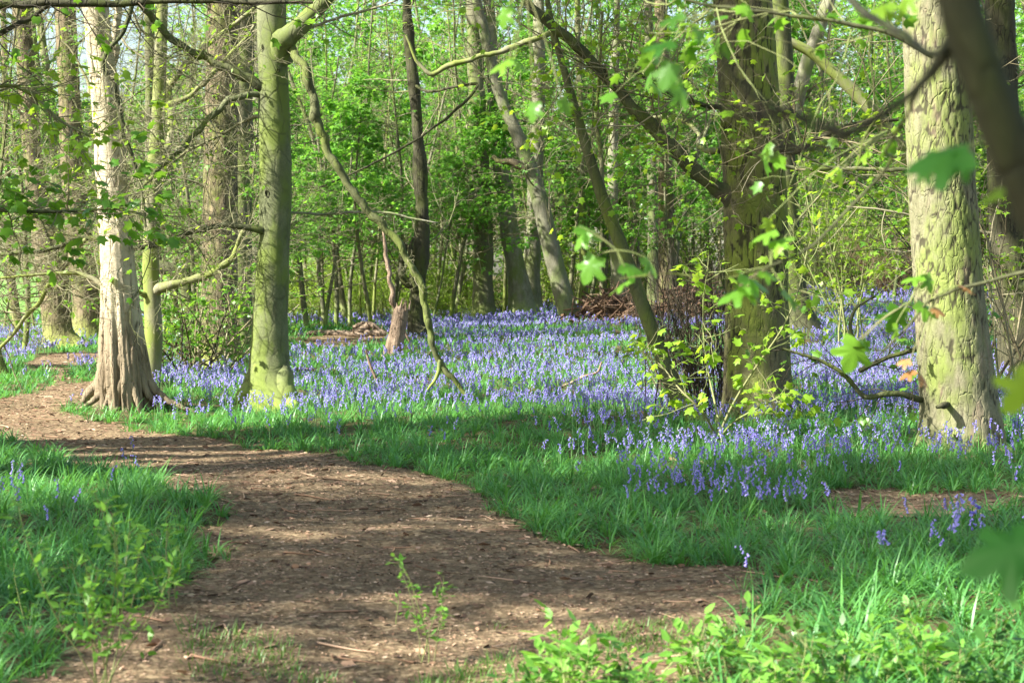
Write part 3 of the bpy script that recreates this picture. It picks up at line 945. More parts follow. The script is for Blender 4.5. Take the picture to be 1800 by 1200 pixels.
# knots: the dark eye at head height and a small one above
for kx, ky, ks in ((470, 341, .045), (489, 124, .022)):
    c = P(kx, ky, Db - .165); m_ = MB()
    u = np.linspace(0, TAU, 18, endpoint=False)
    for k, (ru, dz_) in enumerate(((1.0, .012), (.75, -.016), (.35, -.004))):
        pass
    rr = np.array([1.25, .95, .6, .25]); dep = np.array([.02, -.012, -.004, .004])
    v = np.stack([np.stack([c[0] + r_ * ks * .55 * np.cos(u) * (1 + .2 * np.sin(3 * u)), np.full(18, c[1] + d_), c[2] + r_ * ks * np.sin(u) * (1 + .25 * np.cos(2 * u + 1))], -1) for r_, d_ in zip(rr, dep)])
    f = [(i * 18 + j, i * 18 + (j + 1) % 18, (i + 1) * 18 + (j + 1) % 18, (i + 1) * 18 + j) for i in range(3) for j in range(18)] + [(54 + j, 54 + j + 1, 54 + 16 - j, 54 + 17 - j) for j in range(8)]
    m_.add(v, np.array(f), .1); put('knot', m_, M['dark'], beech)

# ---- birch with the fluted foot
Dr = G(212, 718)[1]
birch = trunk_tree('birch_tree', 'old white birch with peeling bark and a brown fluted foot beside the path',
    [(222, 722, 66), (219, 690, 66), (217, 650, 68), (213, 600, 66), (210, 540, 62), (206, 470, 56), (202, 400, 53), (197, 320, 51), (190, 220, 48), (181, 120, 45), (172, 50, 44), (166, 0, 43), (160, -60, 42)], 'birch', Dr, 14, 300, 96,
    surf_birch(), lobes=[(180, .10, .30, 14), (0, .10, .3, 14)], crown='sparse2', cscale=1.4, clear=.36)
mr = MB()
legs(mr, birch['_o'], .27, [(184, .80, .60, .12), (209, .5, .54, .075), (236, .42, .36, .06), (258, .95, .27, .09), (286, .6, .30, .06), (306, .95, .33, .09), (338, .6, .46, .075), (3, .5, .82, .075), (40, .6, .5, .07), (90, .6, .5, .07), (140, .6, .5, .07)])
put('root', mr, M['birch'], birch)
qb = bough(birch, [(214, 310, 16), (204, 230, 15), (198, 150, 14), (200, 70, 14), (206, 0, 13), (212, -60, 12)], Dr + .25, 'birch', 50, 12, attach=Dr)
qb2 = bough(birch, [(184, 505, 10, .1), (176, 498, 10), (160, 488, 9), (140, 482, 8), (110, 481, 7), (80, 482, 6), (40, 485, 5), (0, 490, 4), (-30, 498, 3)], Dr + .1, 'slim', 40, 8, attach=Dr)
qb3 = bough(birch, [(158, 168, 6), (152, 140, 5), (138, 110, 4), (118, 80, 3.5), (108, 72, 3)], Dr + .1, 'palestwig', 20, 6, attach=Dr)
twigify(birch, [qb2], 20, (.4, 1.0), .006, .05, 'leaf_syc', flat=.3, mat='palestwig')
twigify(birch, [qb], 14, (.4, 1.0), .006, .4, 'leaf_yellow', (.04, .06), lkind='oval', flat=.3)

# ---- slim stem behind the birch
Ds = G(266, 684)[1]
slim = trunk_tree('sycamore_tree', 'slim pale stem streaked yellow green, standing just behind the peeling birch',
    [(264, 688, 34), (268, 640, 32), (270, 590, 31), (268, 530, 30), (265, 470, 30), (266, 420, 29), (270, 330, 29), (277, 230, 26), (281, 130, 23), (284, 40, 21), (286, -40, 20)], 'slim', Ds, 12, 180, 40, surf_smooth(.012, 45), crown='sparse1', clear=.25)
qs1 = bough(slim, [(272, 515, 22), (285, 506, 19), (300, 500, 16), (325, 495, 14), (350, 487, 14), (375, 478, 13), (395, 466, 12), (408, 452, 11), (414, 435, 9), (422, 415, 8), (430, 400, 6)], Ds - .15, 'slim', 50, 12, attach=Ds)
qs2 = bough(slim, [(262, 520, 12), (250, 517, 9), (240, 514, 7), (236, 518, 5)], Ds - .15, 'slim', 14, 8, attach=Ds)
qs3 = bough(slim, [(276, 290, 16), (290, 270, 13), (300, 150, 13, .6), (312, 135, 11), (330, 112, 11), (345, 95, 10), (370, 72, 9), (400, 50, 8), (440, 20, 7), (470, -20, 6)], Ds + .2, 'slim', 50, 8, attach=Ds)
qs4 = bough(slim, [(284, 190, 12), (300, 182, 10), (322, 172, 9), (345, 160, 9), (380, 120, 8), (420, 80, 6), (450, 40, 5)], Ds - .1, 'slim', 40, 8, attach=Ds)
qs5 = bough(slim, [(262, 330, 9), (230, 350, 7), (205, 350, 6), (250, 240, 5), (300, 215, 5)][:3], Ds - .2, 'limb', 20, 6, attach=Ds)
twigify(slim, [qs1, qs3, qs4], 30, (.4, 1.4), .006, .25, 'leaf_yellow', (.05, .08), mat='palestwig', flat=.3, lkind='oval', wander=.2)

# ---- plated sycamore on the right
DB = G(1690, 786)[1]
syc = trunk_tree('sycamore_tree', 'broad sunlit trunk with cracked yellow green plates of bark, nearest of the big trunks',
    [(1688, 792, 146), (1687, 750, 138), (1684, 700, 131), (1678, 620, 126), (1670, 540, 121), (1663, 440, 118), (1656, 330, 116), (1650, 210, 114), (1646, 100, 112), (1643, 0, 111), (1640, -80, 108)], 'plate', DB, 14, 420, 150,
    surf_plate(17, .34, .010, 4), lobes=[(188, .17, .12, 8), (-20, .05, .3, 5), (-100, .03, .2, 6), (-55, .03, .3, 6)], crown='leafy1', cscale=1.6, clear=.42)
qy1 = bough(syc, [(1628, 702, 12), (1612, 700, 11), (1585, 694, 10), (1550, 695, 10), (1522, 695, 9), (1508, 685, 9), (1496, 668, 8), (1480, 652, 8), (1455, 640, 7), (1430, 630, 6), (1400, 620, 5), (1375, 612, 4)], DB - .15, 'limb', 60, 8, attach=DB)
qy2 = bough(syc, [(1510, 652, 8), (1540, 637, 8), (1570, 625, 7), (1600, 616, 7), (1640, 610, 6)], DB + .6, 'limb', 20, 8)
qy3 = bough(syc, [(1672, 708, 13), (1668, 711, 12), (1655, 713, 9), (1646, 716, 5)], DB - .42, 'dark', 12, 8, attach=DB)
twigify(syc, [qy1, qy2], 12, (.3, .8), .005, .12, 'leaf_syc', (.07, .11), 'darktwig', flat=.2)
qy4 = bough(syc, [(1500, 598, 8, 3), (1495, 570, 7, 3), (1502, 545, 6, 3), (1520, 530, 5, 3), (1540, 520, 4, 3)], DB, 'limb', 14, 6)

# ---- dark mossy trunk
DA = G(1328, 742)[1]
moss = trunk_tree('sycamore_tree', 'thick dark trunk blotched with moss, half hidden by a leafy sapling',
    [(1328, 748, 130), (1330, 715, 122), (1331, 670, 118), (1331, 600, 114), (1330, 500, 109), (1328, 400, 111), (1326, 320, 110), (1320, 220, 104), (1313, 110, 102), (1305, 0, 102), (1300, -80, 100)], 'mossy', DA, 15, 400, 140,
    surf_plate(14, .26, .011, 17), lobes=[(205, .12, .2, 6), (-30, .08, .25, 6), (-95, .07, .25, 8), (-60, .06, .25, 10), (90, .1, .3, 4)], crown='leafy2', cscale=1.7, clear=.42)
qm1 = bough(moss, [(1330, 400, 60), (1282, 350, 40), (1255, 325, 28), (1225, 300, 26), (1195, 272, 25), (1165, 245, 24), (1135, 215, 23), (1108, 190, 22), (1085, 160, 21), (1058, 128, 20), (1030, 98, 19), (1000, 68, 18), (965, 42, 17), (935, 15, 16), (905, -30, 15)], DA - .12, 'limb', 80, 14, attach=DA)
qm2 = bough(moss, [(1275, 190, 10), (1240, 185, 8), (1200, 175, 7), (1150, 150, 6), (1110, 120, 5)], DA - .2, 'limb', 30, 6, attach=DA)
qm3 = bough(moss, [(1375, 260, 9), (1395, 268, 8), (1420, 255, 8), (1445, 240, 8), (1480, 225, 8), (1530, 215, 8), (1580, 210, 6)], DA - .6, 'dark', 30, 8, attach=DA)
qm4 = bough(moss, [(1376, 293, 7), (1420, 296, 7), (1470, 295, 7), (1530, 298, 8), (1590, 297, 8), (1640, 300, 8)], DA + 2, 'slim', 30, 6)
twigify(moss, [qm1, qm2, qm3], 26, (.6, 2.2), .009, .9, 'leaf_yellow', (.05, .09), 'twig', flat=.3, wander=.2)
# pale limb that loops across in the middle distance
qm5 = bough(moss, [(1268, 265, 12, .5), (1235, 262, 8, 1), (1200, 215, 8, 2), (1180, 208, 8, 2), (1130, 208, 8, 2), (1060, 215, 7, 2), (1000, 208, 7, 2), (940, 205, 6, 2)][:5], DA, 'slim', 40, 8)

# ---- slender leaning stem with the brush at its foot
DL = G(1222, 742)[1]
lean = trunk_tree('ash_tree', 'slender leaning stem, green above and dark at its foot, rooted beside the mossy trunk',
    [(1228, 748, 46), (1212, 728, 38), (1190, 692, 32), (1165, 632, 29), (1140, 565, 27), (1118, 505, 25), (1092, 432, 23), (1064, 362, 21), (1041, 292, 19), (1020, 222, 17), (1002, 160, 15), (985, 100, 13), (972, 50, 11), (962, 0, 10), (955, -40, 9)], 'mossstem', DL, 8, 140, 24, surf_smooth(.010, 71), crown=None, clear=.3)
ql = bough(lean, [(1062, 362, 12), (1058, 300, 9), (1052, 240, 8), (1050, 180, 7), (1055, 100, 6), (1060, 20, 5)], DL + .3, 'slim', 40, 6, attach=DL)
ql2 = bough(lean, [(715, 60, 5), (735, 110, 6), (760, 130, 8), (800, 108, 9), (820, 105, 9), (870, 92, 9), (940, 70, 10), (975, 55, 10)][::-1], DL + 3, 'slim', 40, 6)
twigify(lean, [ql], 22, (.5, 1.5), .006, .6, 'leaf_syc', (.06, .09), 'twig', flat=.4)
mt = MB()
n = 75
bx = P(1236, 735, DL + .7)
base = np.stack([bx[0] + .26 * rng.normal(size=n), bx[1] + .2 * rng.normal(size=n), np.full(n, gz(bx[0], bx[1]) - .02)], -1)
d = np.stack([-.18 + .22 * rng.normal(size=n), .2 * rng.normal(size=n), np.ones(n)], -1)
brush = thing('coppice_bush', 'dense clump of thin dark bare shoots between the leaning stem and the mossy trunk', 'bush', [bx[0], bx[1], gz(bx[0], bx[1])])
spray(mt, None, base, d, .9 + 1.1 * rng.random(n), .008, 2, (5, 4), (.42, .4), 24, .1, .07, .03, 0, r_end=.0022)
put('shoot', mt, M['darktwig'], brush)

# ---- trunks on the far left
trunk_tree('oak_tree', 'stout brown trunk leaning slightly, at the path edge far beyond the birch', [(110, 610, 76), (104, 590, 56), (97, 540, 49), (88, 490, 46), (74, 400, 40), (60, 300, 34), (48, 150, 31), (36, 0, 29)], 'brown', None, 13, 120, 40, lobes=[(180, .1, .2, 6), (-20, .2, .15, 8)], crown='bare1', cscale=1.6, surf=surf_plate(9, .3, .02, 33), side=14)
trunk_tree('oak_tree', 'stout brown trunk with a mossy foot, standing close to the peeling birch', [(156, 594, 66), (153, 570, 54), (151, 530, 47), (144, 460, 45), (136, 380, 42), (128, 300, 40), (121, 150, 37), (114, 0, 35)], 'brown', None, 13, 120, 40, lobes=[(0, .15, .2, 6)], crown='bare2', cscale=1.6, surf=surf_plate(9, .3, .02, 35), side=14)
trunk_tree('ash_tree', 'thin brown trunk against the bright meadow', [(34, 592, 22), (31, 570, 16), (24, 520, 13), (18, 460, 12), (12, 300, 11), (8, 100, 10), (5, 0, 10)], 'brown', None, 11, 60, 14, crown='bare1', cscale=1.1, side=14)
trunk_tree('ash_tree', 'slim curved green stem between two brown trunks over the meadow', [(120, 596, 17), (116, 500, 16), (110, 400, 16), (98, 280, 15), (84, 220, 15), (70, 160, 14), (60, 80, 13), (52, 0, 12)], 'slim', G(120, 596)[1] + 3, 11, 80, 16, crown='bare2', cscale=1.1, side=14)
trunk_tree('ash_tree', 'slim upright green stem close against the stout mossy footed trunk', [(100, 594, 18), (98, 480, 17), (97, 330, 16), (92, 200, 15), (80, 110, 13), (66, 0, 12)], 'slim', G(100, 594)[1] + 5, 11, 80, 16, crown='bare1', cscale=1.1, side=14)
trunk_tree('oak_tree', 'dark brown stump like trunk foot at the path beyond the meadow edge', [(-2, 664, 34), (-5, 640, 24), (-10, 600, 20), (-22, 500, 18), (-30, 300, 18), (-34, 0, 17)], 'brown', None, 12, 80, 24, lobes=[(0, .12, .12, 6)], crown='bare1', cscale=1.3, side=14)
# ---- trunks behind the beech
trunk_tree('oak_tree', 'massive dark brown trunk with scaly bark, standing in a leafy thicket', [(388, 648, 96), (386, 620, 78), (385, 560, 66), (386, 480, 62), (388, 300, 59), (391, 150, 57), (394, 0, 55)], 'brown', None, 15, 160, 60, surf=surf_plate(10, .35, .018, 51), crown='bare1', cscale=1.8, lobes=[(180, .12, .25, 5), (0, .12, .25, 5)], side=14)
trunk_tree('sycamore_tree', 'dull grey green trunk standing behind the massive scaly one', [(426, 612, 52), (424, 560, 42), (424, 400, 39), (427, 200, 36), (430, 0, 34)], 'grey', None, 15, 80, 28, crown='bare2', cscale=1.6, side=14)
trunk_tree('beech_tree', 'straight pale grey trunk glimpsed directly behind the smooth green beech', [(452, 582, 34), (452, 480, 30), (451, 300, 29), (452, 150, 27), (453, 0, 26)], 'pale', None, 15, 80, 28, crown='bare1', cscale=1.5, side=14)
trunk_tree('ash_tree', 'broken leaning trunk with a thick mossy limb, beside the massive scaly trunk', [(345, 612, 40), (340, 580, 32), (333, 530, 28), (322, 490, 27), (305, 476, 26), (284, 470, 24), (262, 468, 20)], 'limb', G(345, 612)[1] - .5, 0, 80, 24, crown=None)
trunk_tree('ash_tree', 'straight grey pole behind the slim yellow green stem', [(263, 622, 18), (263, 400, 17), (263, 200, 16), (262, 0, 16)], 'grey', G(263, 622)[1], 13, 60, 18, crown='bare1', cscale=1.2, side=14)
# ---- trunks along the bluebell bank
t7 = trunk_tree('sycamore_tree', 'dark upright trunk with a forked snag, directly behind the broken stump', [(738, 602, 52), (736, 588, 40), (733, 555, 32), (735, 500, 28), (742, 400, 28), (738, 300, 23), (732, 200, 20), (722, 100, 18), (714, 0, 17)], 'dark', None, 13, 140, 30, crown='bare1', cscale=1.4, lobes=[(180, .1, .2, 5), (0, .1, .2, 5)], side=14)
bough(t7, [(735, 510, 20), (722, 494, 16), (712, 488, 14), (706, 470, 11), (709, 452, 9), (714, 430, 7)], t7['D'] - .1, 'dark', 24, 10)
bough(t7, [(730, 505, 10), (722, 470, 8), (722, 440, 8), (728, 420, 6)], t7['D'] - .2, 'dark', 16, 8)
bough(t7, [(728, 150, 6), (760, 162, 5), (840, 150, 5), (800, 195, 5), (740, 240, 4), (680, 275, 4), (620, 305, 3), (560, 330, 3)], t7['D'] - 1.5, 'dark', 40, 6, attach=t7['D'])
trunk_tree('beech_tree', 'tall straight trunk, pale on its sunny side, behind the shaded bluebells', [(853, 553, 52), (851, 530, 40), (850, 450, 35), (846, 330, 34), (840, 200, 30), (835, 100, 27), (832, 0, 25)], 'grey', 48.5, 16, 120, 36, crown='bare2', cscale=1.8, side=14)
trunk_tree('beech_tree', 'whitish trunk with a broad foot, first of a close pair on the bank', [(922, 562, 60), (918, 540, 46), (912, 500, 38), (898, 420, 31), (885, 320, 29), (872, 200, 25), (865, 100, 21), (860, 0, 19)], 'pale', 48.8, 16, 120, 36, crown='bare1', cscale=1.6, lobes=[(0, .2, .3, 5), (180, .15, .3, 5)], side=14)
trunk_tree('beech_tree', 'straight whitish trunk, behind and close to the leaning mossy one', [(940, 562, 42), (937, 530, 32), (936, 450, 27), (941, 330, 26), (946, 200, 24), (948, 0, 19)], 'pale', 50.5, 16, 120, 30, crown='bare2', cscale=1.5, side=14)
t10 = trunk_tree('oak_tree', 'mossy trunk leaning to one side at the edge of the bluebell bank', [(1006, 570, 46), (999, 550, 37), (985, 500, 33), (967, 430, 31), (943, 330, 28), (915, 250, 24), (880, 170, 20), (852, 60, 18), (838, 0, 16)], 'grey', None, 13, 140, 36, crown='bare1', cscale=1.5, surf=surf_plate(9, .35, .015, 61), side=14)
bough(t10, [(922, 295, 14), (905, 290, 12), (890, 284, 10), (876, 281, 9), (866, 275, 7)], t10['D'] - .2, 'brown', 16, 8)
trunk_tree('ash_tree', 'thin straight green pole just past the leaning mossy trunk', [(1027, 550, 15), (1027, 480, 13), (1024, 380, 12), (1020, 200, 11), (1015, 0, 10)], 'slim', 49.5, 14, 60, 16, crown='bare1', cscale=1.2, side=14)
trunk_tree('birch_tree', 'pale thin trunk rising behind the heap of dead brushwood', [(1092, 548, 36), (1088, 500, 30), (1085, 450, 25), (1080, 400, 20), (1077, 300, 18), (1080, 150, 15), (1085, 0, 12)], 'pale', 48.5, 14, 80, 20, crown='bare2', cscale=1.2, side=14)
trunk_tree('ash_tree', 'narrow grey trunk standing in the brown thicket beside a wider dark one', [(1150, 548, 28), (1149, 450, 21), (1146, 300, 18), (1140, 0, 14)], 'grey', 47.5, 14, 80, 20, crown='bare1', cscale=1.2, side=14)
trunk_tree('oak_tree', 'wider dark trunk standing in the brown thicket above the bare shoots', [(1176, 545, 38), (1174, 500, 31), (1171, 400, 28), (1169, 280, 26), (1166, 120, 23), (1160, 0, 20)], 'brown', 45.5, 14, 80, 26, crown='bare2', cscale=1.4, side=14)
trunk_tree('beech_tree', 'orange and green flared trunk peeping out behind the dark mossy trunk', [(1405, 592, 66), (1403, 570, 52), (1397, 530, 45), (1391, 470, 40), (1387, 400, 37), (1382, 300, 34), (1377, 100, 30), (1370, 0, 28)], 'limb', None, 15, 140, 40, crown='bare1', cscale=1.6, lobes=[(0, .35, .35, 5), (-60, .2, .3, 6)], side=14)
trunk_tree('birch_tree', 'pale trunk bending away to the upper side, behind the dark mossy trunk', [(1345, 560, 40), (1352, 460, 36), (1362, 340, 34), (1374, 260, 33), (1394, 200, 29), (1416, 120, 25), (1440, 50, 23), (1457, 0, 22)], 'pale', G(1345, 570)[1], 12, 80, 26, crown='bare2', cscale=1.3, side=14)
trunk_tree('ash_tree', 'pale stem leaning far over between the two big trunks', [(1670, 560, 34), (1640, 420, 28), (1600, 285, 25), (1560, 225, 23), (1515, 175, 21), (1470, 132, 20), (1420, 90, 18), (1368, 66, 16), (1300, 40, 14)], 'slim', G(1670, 575)[1], 0, 90, 20, crown=None)
t18 = trunk_tree('oak_tree', 'dark shaded trunk among young leaves, beyond the plated trunk', [(1800, 665, 90), (1792, 600, 76), (1778, 500, 66), (1768, 350, 60), (1762, 200, 55), (1757, 0, 50)], 'dark', None, 14, 140, 44, crown='sparse1', cscale=1.6, surf=surf_plate(9, .3, .015, 81), side=14)

# ================================================================== stump, logs, brushwood
gs = G(690, 626)
rows = px_pts(gs[1], [(690, 630, 34), (693, 610, 32), (697, 590, 29), (702, 565, 27), (706, 546, 24), (708, 541, 20)])
stump = thing('tree_stump', 'broken pinkish brown stump leaning over in the bluebells', 'tree stump', gs)
mb = MB()
def surf_stump(p, h, th):
    j = fbm(np.stack([np.cos(th) * 3, np.sin(th) * 3, h * .6], 1), 90, 4)
    return .045 * (j - .5) + .02 * (fbm(p * 14, 91, 3) - .5), j
q = hero_trunk(mb, rows, 60, 44, [(190, .05, .1, 4)], surf_stump)
put('trunk', mb, M['deadwood'], stump)
mb = MB()          # splintered top
c = q[-1, :3]; n = 16; a = rng.random(n) * TAU; rr = .11 * np.sqrt(rng.random(n))
b = c + np.stack([np.cos(a) * rr, np.sin(a) * rr, -.05 + 0 * a], -1)
tubes(mb, grow(b, np.array([[.15, 0, 1.]]) + .15 * rng.normal(size=(n, 3)), .08 + .14 * rng.random(n), 4, .05), .030, .004, 5, rough=.15)
put('splinter', mb, M['deadwood'], stump)
TRUNKS.append((gs[0], gs[1], .16))

dead = thing('dead_sapling', 'thin dead stem with flaking brown bark just behind the broken stump', 'tree', G(692, 620))
bough(dead, [(692, 618, 10), (692, 540, 9), (688, 500, 9), (682, 470, 8), (678, 440, 7), (676, 420, 5), (670, 380, 4)], gs[1] + .5, 'deadwood', 40, 8, 'trunk', rough_=.1)

def stick_heap(name, label, cat, cpx, cpy, D, w, h, n, L, r, mat, lean=.35, pebble=.4, part='branch_heap'):
    c = P(cpx, cpy, D); c[2] = gz(c[0], c[1])
    t = thing(name, label, cat, c)
    mb = MB()
    u = rng.normal(size=n) * .42; v = rng.normal(size=n) * .3
    hh = h * np.exp(-2.2 * u * u - 2 * v * v)
    b = np.stack([c[0] + u * w, c[1] + v * w * .6, c[2] + hh * rng.random(n)], -1)
    a = rng.random(n) * TAU
    d = np.stack([np.cos(a), np.sin(a) * .7, -.25 * np.sign(np.cos(a) * u) * np.abs(u) * 2 + lean * rng.normal(size=n)], -1)
    LL = L[0] + (L[1] - L[0]) * rng.random(n)
    p = grow(b - norm(d) * LL[:, None] * .5, d, LL, 6, .12)
    p[..., 2] = np.maximum(p[..., 2], gz(p[..., 0], p[..., 1]) + .01)
    rr = r[0] + (r[1] - r[0]) * rng.random(n) ** 3
    tubes(mb, p, rr, rr * .5, 6, rough=.08)
    put(part, mb, M[mat], t)
    return t

Dh = G(1075, 566)[1]
stick_heap('brushwood_pile', 'brown heap of dead brushwood at the far edge of the bluebells', 'brush pile', 1072, 560, Dh, 1.0, .7, 340, (.5, 1.6), (.008, .045), 'brush')
Dg = G(1230, 560)[1]
stick_heap('brushwood_pile', 'wide low tangle of dead brown bracken and sticks behind the bare shoots', 'brush pile', 1225, 545, Dg, 1.7, .8, 380, (.5, 1.6), (.006, .03), 'brush', part='bracken_heap')
Dl = G(610, 590)[1]
logs = []
for lab, pts in (('long pale barked branch lying along the back of the earth clearing', [(532, 604, 6), (560, 598, 9), (600, 590, 11), (640, 586, 12), (676, 582, 9)]),
                 ('thick short log propped at a slant across the other fallen branches', [(616, 592, 12), (632, 582, 14), (648, 572, 14)]),
                 ('curved dark branch arching up behind the fallen logs', [(620, 576, 6, .6), (640, 569, 9, .6), (656, 572, 10, .6), (672, 584, 9, .6)]),
                 ('grey brown log lying low, closest to the broken stump', [(640, 597, 14, -.4), (662, 594, 15, -.4), (690, 588, 13, -.4)]),
                 ('thin knotty branch at the thin end of the fallen heap', [(524, 608, 5, -.3), (545, 600, 6, -.3), (572, 594, 7, -.2), (596, 596, 5, -.2)]),
                 ('forked branch lying in the middle of the fallen heap', [(575, 603, 7, -.3), (600, 598, 9, -.3), (625, 598, 10, -.3), (650, 600, 7, -.3)])):
    rows = px_pts(Dl, pts); c = rows[len(rows) // 2, :3].copy(); c[2] = gz(c[0], c[1])
    rows[:, 2] = np.maximum(rows[:, 2], gz(rows[:, 0], rows[:, 1]) + rows[:, 3] * .7)
    o = thing('fallen_branch', lab, 'log', c)
    q = spath(rows, 30); mb = MB(); tubes(mb, q[None, :, :3], q[None, :, 3], None, 10, rough=.10)
    put('branch', mb, M['deadwood'], o)
    mb = MB(); b, d, pi, t = kids(q[None, :, :3], 3, .2, .9, 50, .3)
    tubes(mb, grow(b, d, .3, 5, .15), .022, .008, 6, rough=.1); put('side_branch', mb, M['deadwood'], o)
for lab, pts in (('pale curved twig standing up out of the sunlit bluebells', [(668, 690, 3), (662, 668, 4), (652, 645, 4), (643, 616, 3)]),
                 ('thin dead branch lying slanted in the sunlit bluebells', [(985, 683, 3), (1005, 672, 4), (1030, 660, 4), (1050, 654, 3), (1058, 636, 3)]),
                 ('short grey branch sticking out beside the foot of the smooth beech', [(500, 658, 7), (520, 650, 6), (535, 648, 5), (552, 650, 4)]),
                 ('bent twig lying half hidden in the lilac part of the bluebell carpet', [(848, 655, 3), (865, 648, 3), (876, 640, 3)]),
                 ('slender pale twig leaning beside the broken stump', [(725, 612, 2), (715, 590, 3), (704, 560, 3)])):
    D = G(pts[0][0], pts[0][1])[1]
    rows = px_pts(D, pts)
    g0 = rows[0, :3].copy(); g0[2] = gz(g0[0], g0[1])
    o = thing('fallen_twig', lab, 'twig', g0)
    rows[:, 2] = np.maximum(rows[:, 2], gz(rows[:, 0], rows[:, 1]) + .02)
    q = spath(rows, 16); mb = MB(); tubes(mb, q[None, :, :3], q[None, :, 3] * 1.2, None, 6); put('stick', mb, M['deadwood'], o)

# ================================================================== understorey: a few prototypes, copied
def proto(name, label, cat, group, parts):
    r = thing(name, label, cat, (0, 0, 0), group)
    for nm, mb, m in parts:
        if mb.n: put(nm, mb, M[m], r)
    return r


def sapling_parts(h, r, nb, nleaf, lsize, L, lean=.08, leaf='leaf_far', bark='grey', tw='twig', up=.02, kind='tri', t0=.12, flat=.8, sub=(7, 4)):
    a, b, c = MB(), MB(), MB()
    p = grow(np.zeros((1, 3)) - [0, 0, .05], np.array([[lean * rng.normal(), lean * rng.normal(), 1.]]), h, 16, .05, .05)
    tubes(a, p, r, r * .25, 10, rough=.04)
    bb, d, pi, t = kids(p, nb, t0, 1., 68, flat)
    spray(b, c, bb, d, L * (1.15 - .75 * t) * (.6 + .7 * rng.random(nb)), r * .32 * (1.1 - .8 * t), 2, sub, (.5, .42), 50, .75, .15, up, nleaf, lsize, kind, tilt=.4)
    return [('trunk', a, bark), ('twigs', b, tw), ('foliage', c, leaf)]


def bush_parts(h, ns, nleaf, lsize, leaf, tw, spread=.5, sub=(8, 5)):
    b, c = MB(), MB()
    base = np.stack([.2 * rng.normal(size=ns), .2 * rng.normal(size=ns), np.full(ns, -.03)], -1)
    d = np.stack([spread * rng.normal(size=ns), spread * rng.normal(size=ns), np.ones(ns)], -1)
    spray(b, c, base, d, h * (.6 + .5 * rng.random(ns)), .018, 2, sub, (.45, .4), 48, .3, .12, .02, nleaf, lsize, 'tri', tilt=.6)
    return [('twigs', b, tw), ('foliage', c, leaf)]


SAP = [proto('sycamore_sapling', 'slender young sycamore with layered sprays of fresh green leaves in the wood behind the bluebells', 'young tree', 'leafy saplings in the wood behind the bluebells',
             sapling_parts(7 + 2.5 * rng.random(), .05 + .02 * rng.random(), 32, 3.8, (.12, .20), 2.4, t0=.30)) for _ in range(5)]
BUSH = [proto('hawthorn_bush', 'rounded thicket bush with tiny yellow green spring leaves at the back of the wood', 'bush', 'small leaved bushes at the back of the wood',
              bush_parts(2.8, 14, 6, (.05, .09), 'leaf_yellow', 'greentwig')) for k in range(3)]
POLE = [proto('ash_pole', 'thin bare upright pole with a few twigs in the wood behind the bluebells', 'young tree', 'thin upright poles in the wood behind the bluebells',
              sapling_parts(10, .035 + .05 * rng.random(), 16, .5, (.07, .11), 1.5, .10, 'leaf_far', ('grey', 'slim', 'grey')[k % 3], 'palestwig', t0=.3, flat=.3, sub=(6, 4))) for k in range(6)]
BARE_T = [proto('bare_tree', 'grey twiggy tree still almost bare of leaves at the back of the wood', 'tree', 'bare twiggy trees at the back of the wood',
                sapling_parts(10, .09, 44, .35, (.06, .09), 3.2, .06, 'leaf_yellow', 'grey', 'palestwig', .05, t0=.1, flat=.2, sub=(9, 6))) for _ in range(3)]


def place(protos, spots):
    """spots: (px, D, scale)"""
    for i, (px, D, s) in enumerate(spots):
        k = int(rng.integers(0, len(protos)))
        p = protos[k]
        o = p if not p.get('_used') else copy_tree(p)
        p['_used'] = 1
        x = (px - W / 2) / F * D
        o.location = (x, D, float(gz(x, D))); o.rotation_euler = (0, 0, rng.random() * TAU); o.scale = (s, s, s * (.9 + .2 * rng.random()))


def spread(n, x0, x1, d0, d1, s0=.8, s1=1.2):
    k = (np.arange(n) + rng.random(n)) / n; rng.shuffle(k)
    return [(x0 + (x1 - x0) * float(a), d0 + (d1 - d0) * float(b), s0 + (s1 - s0) * float(c)) for a, b, c in zip(k, rng.random(n) ** 1.3, rng.random(n))]


place(SAP, spread(24, 500, 1180, 54, 66, .75, 1.2) + spread(20, 1180, 1900, 56, 68, .8, 1.2) + spread(12, 450, 1900, 66, 76, 1, 1.4) + spread(6, 280, 480, 34, 50, .5, .8) + spread(7, 0, 350, 40, 58, .6, .9)
      + [(1440, 50, .7), (1570, 44, .6), (760, 47, .7), (560, 51, .8), (620, 55, .9), (655, 42, .85), (570, 46, .8), (790, 47, .9), (1060, 50, .85), (1120, 49, .8), (1180, 44, .8)])
place(BUSH, spread(24, 490, 1250, 53, 60, .55, 1.1)  + spread(16, 1400, 1950, 56, 66, .8, 1.2) + spread(2, 250, 420, 50, 60, .4, .6) + [(545, 51, .6), (600, 52, .6), (660, 51.5, .55), (780, 52, .45), (835, 50, .4), (1130, 50, .5), (1440, 54, .8), (1480, 52, .8), (1560, 52, .9)])
place(POLE, spread(44, 490, 1250, 50, 74, .8, 1.3) + spread(18, 1380, 1900, 52, 70, .8, 1.2) + spread(8, 0, 460, 46, 60, .7, 1.) + [(540, 46, 1), (565, 48, 1), (590, 47, .9), (615, 49, 1), (655, 50, 1)])
place(BARE_T, spread(9, -60, 480, 62, 90, .9, 1.4) + [(40, 30, .6), (175, 34, .65), (330, 31, .6), (300, 40, .8), (420, 36, .7), (-40, 26, .55), (570, 47, .8), (690, 49, .8), (800, 52, .9)] + spread(5, 500, 1300, 62, 76, .9, 1.3) + spread(4, 1350, 1900, 60, 72, .9, 1.2))

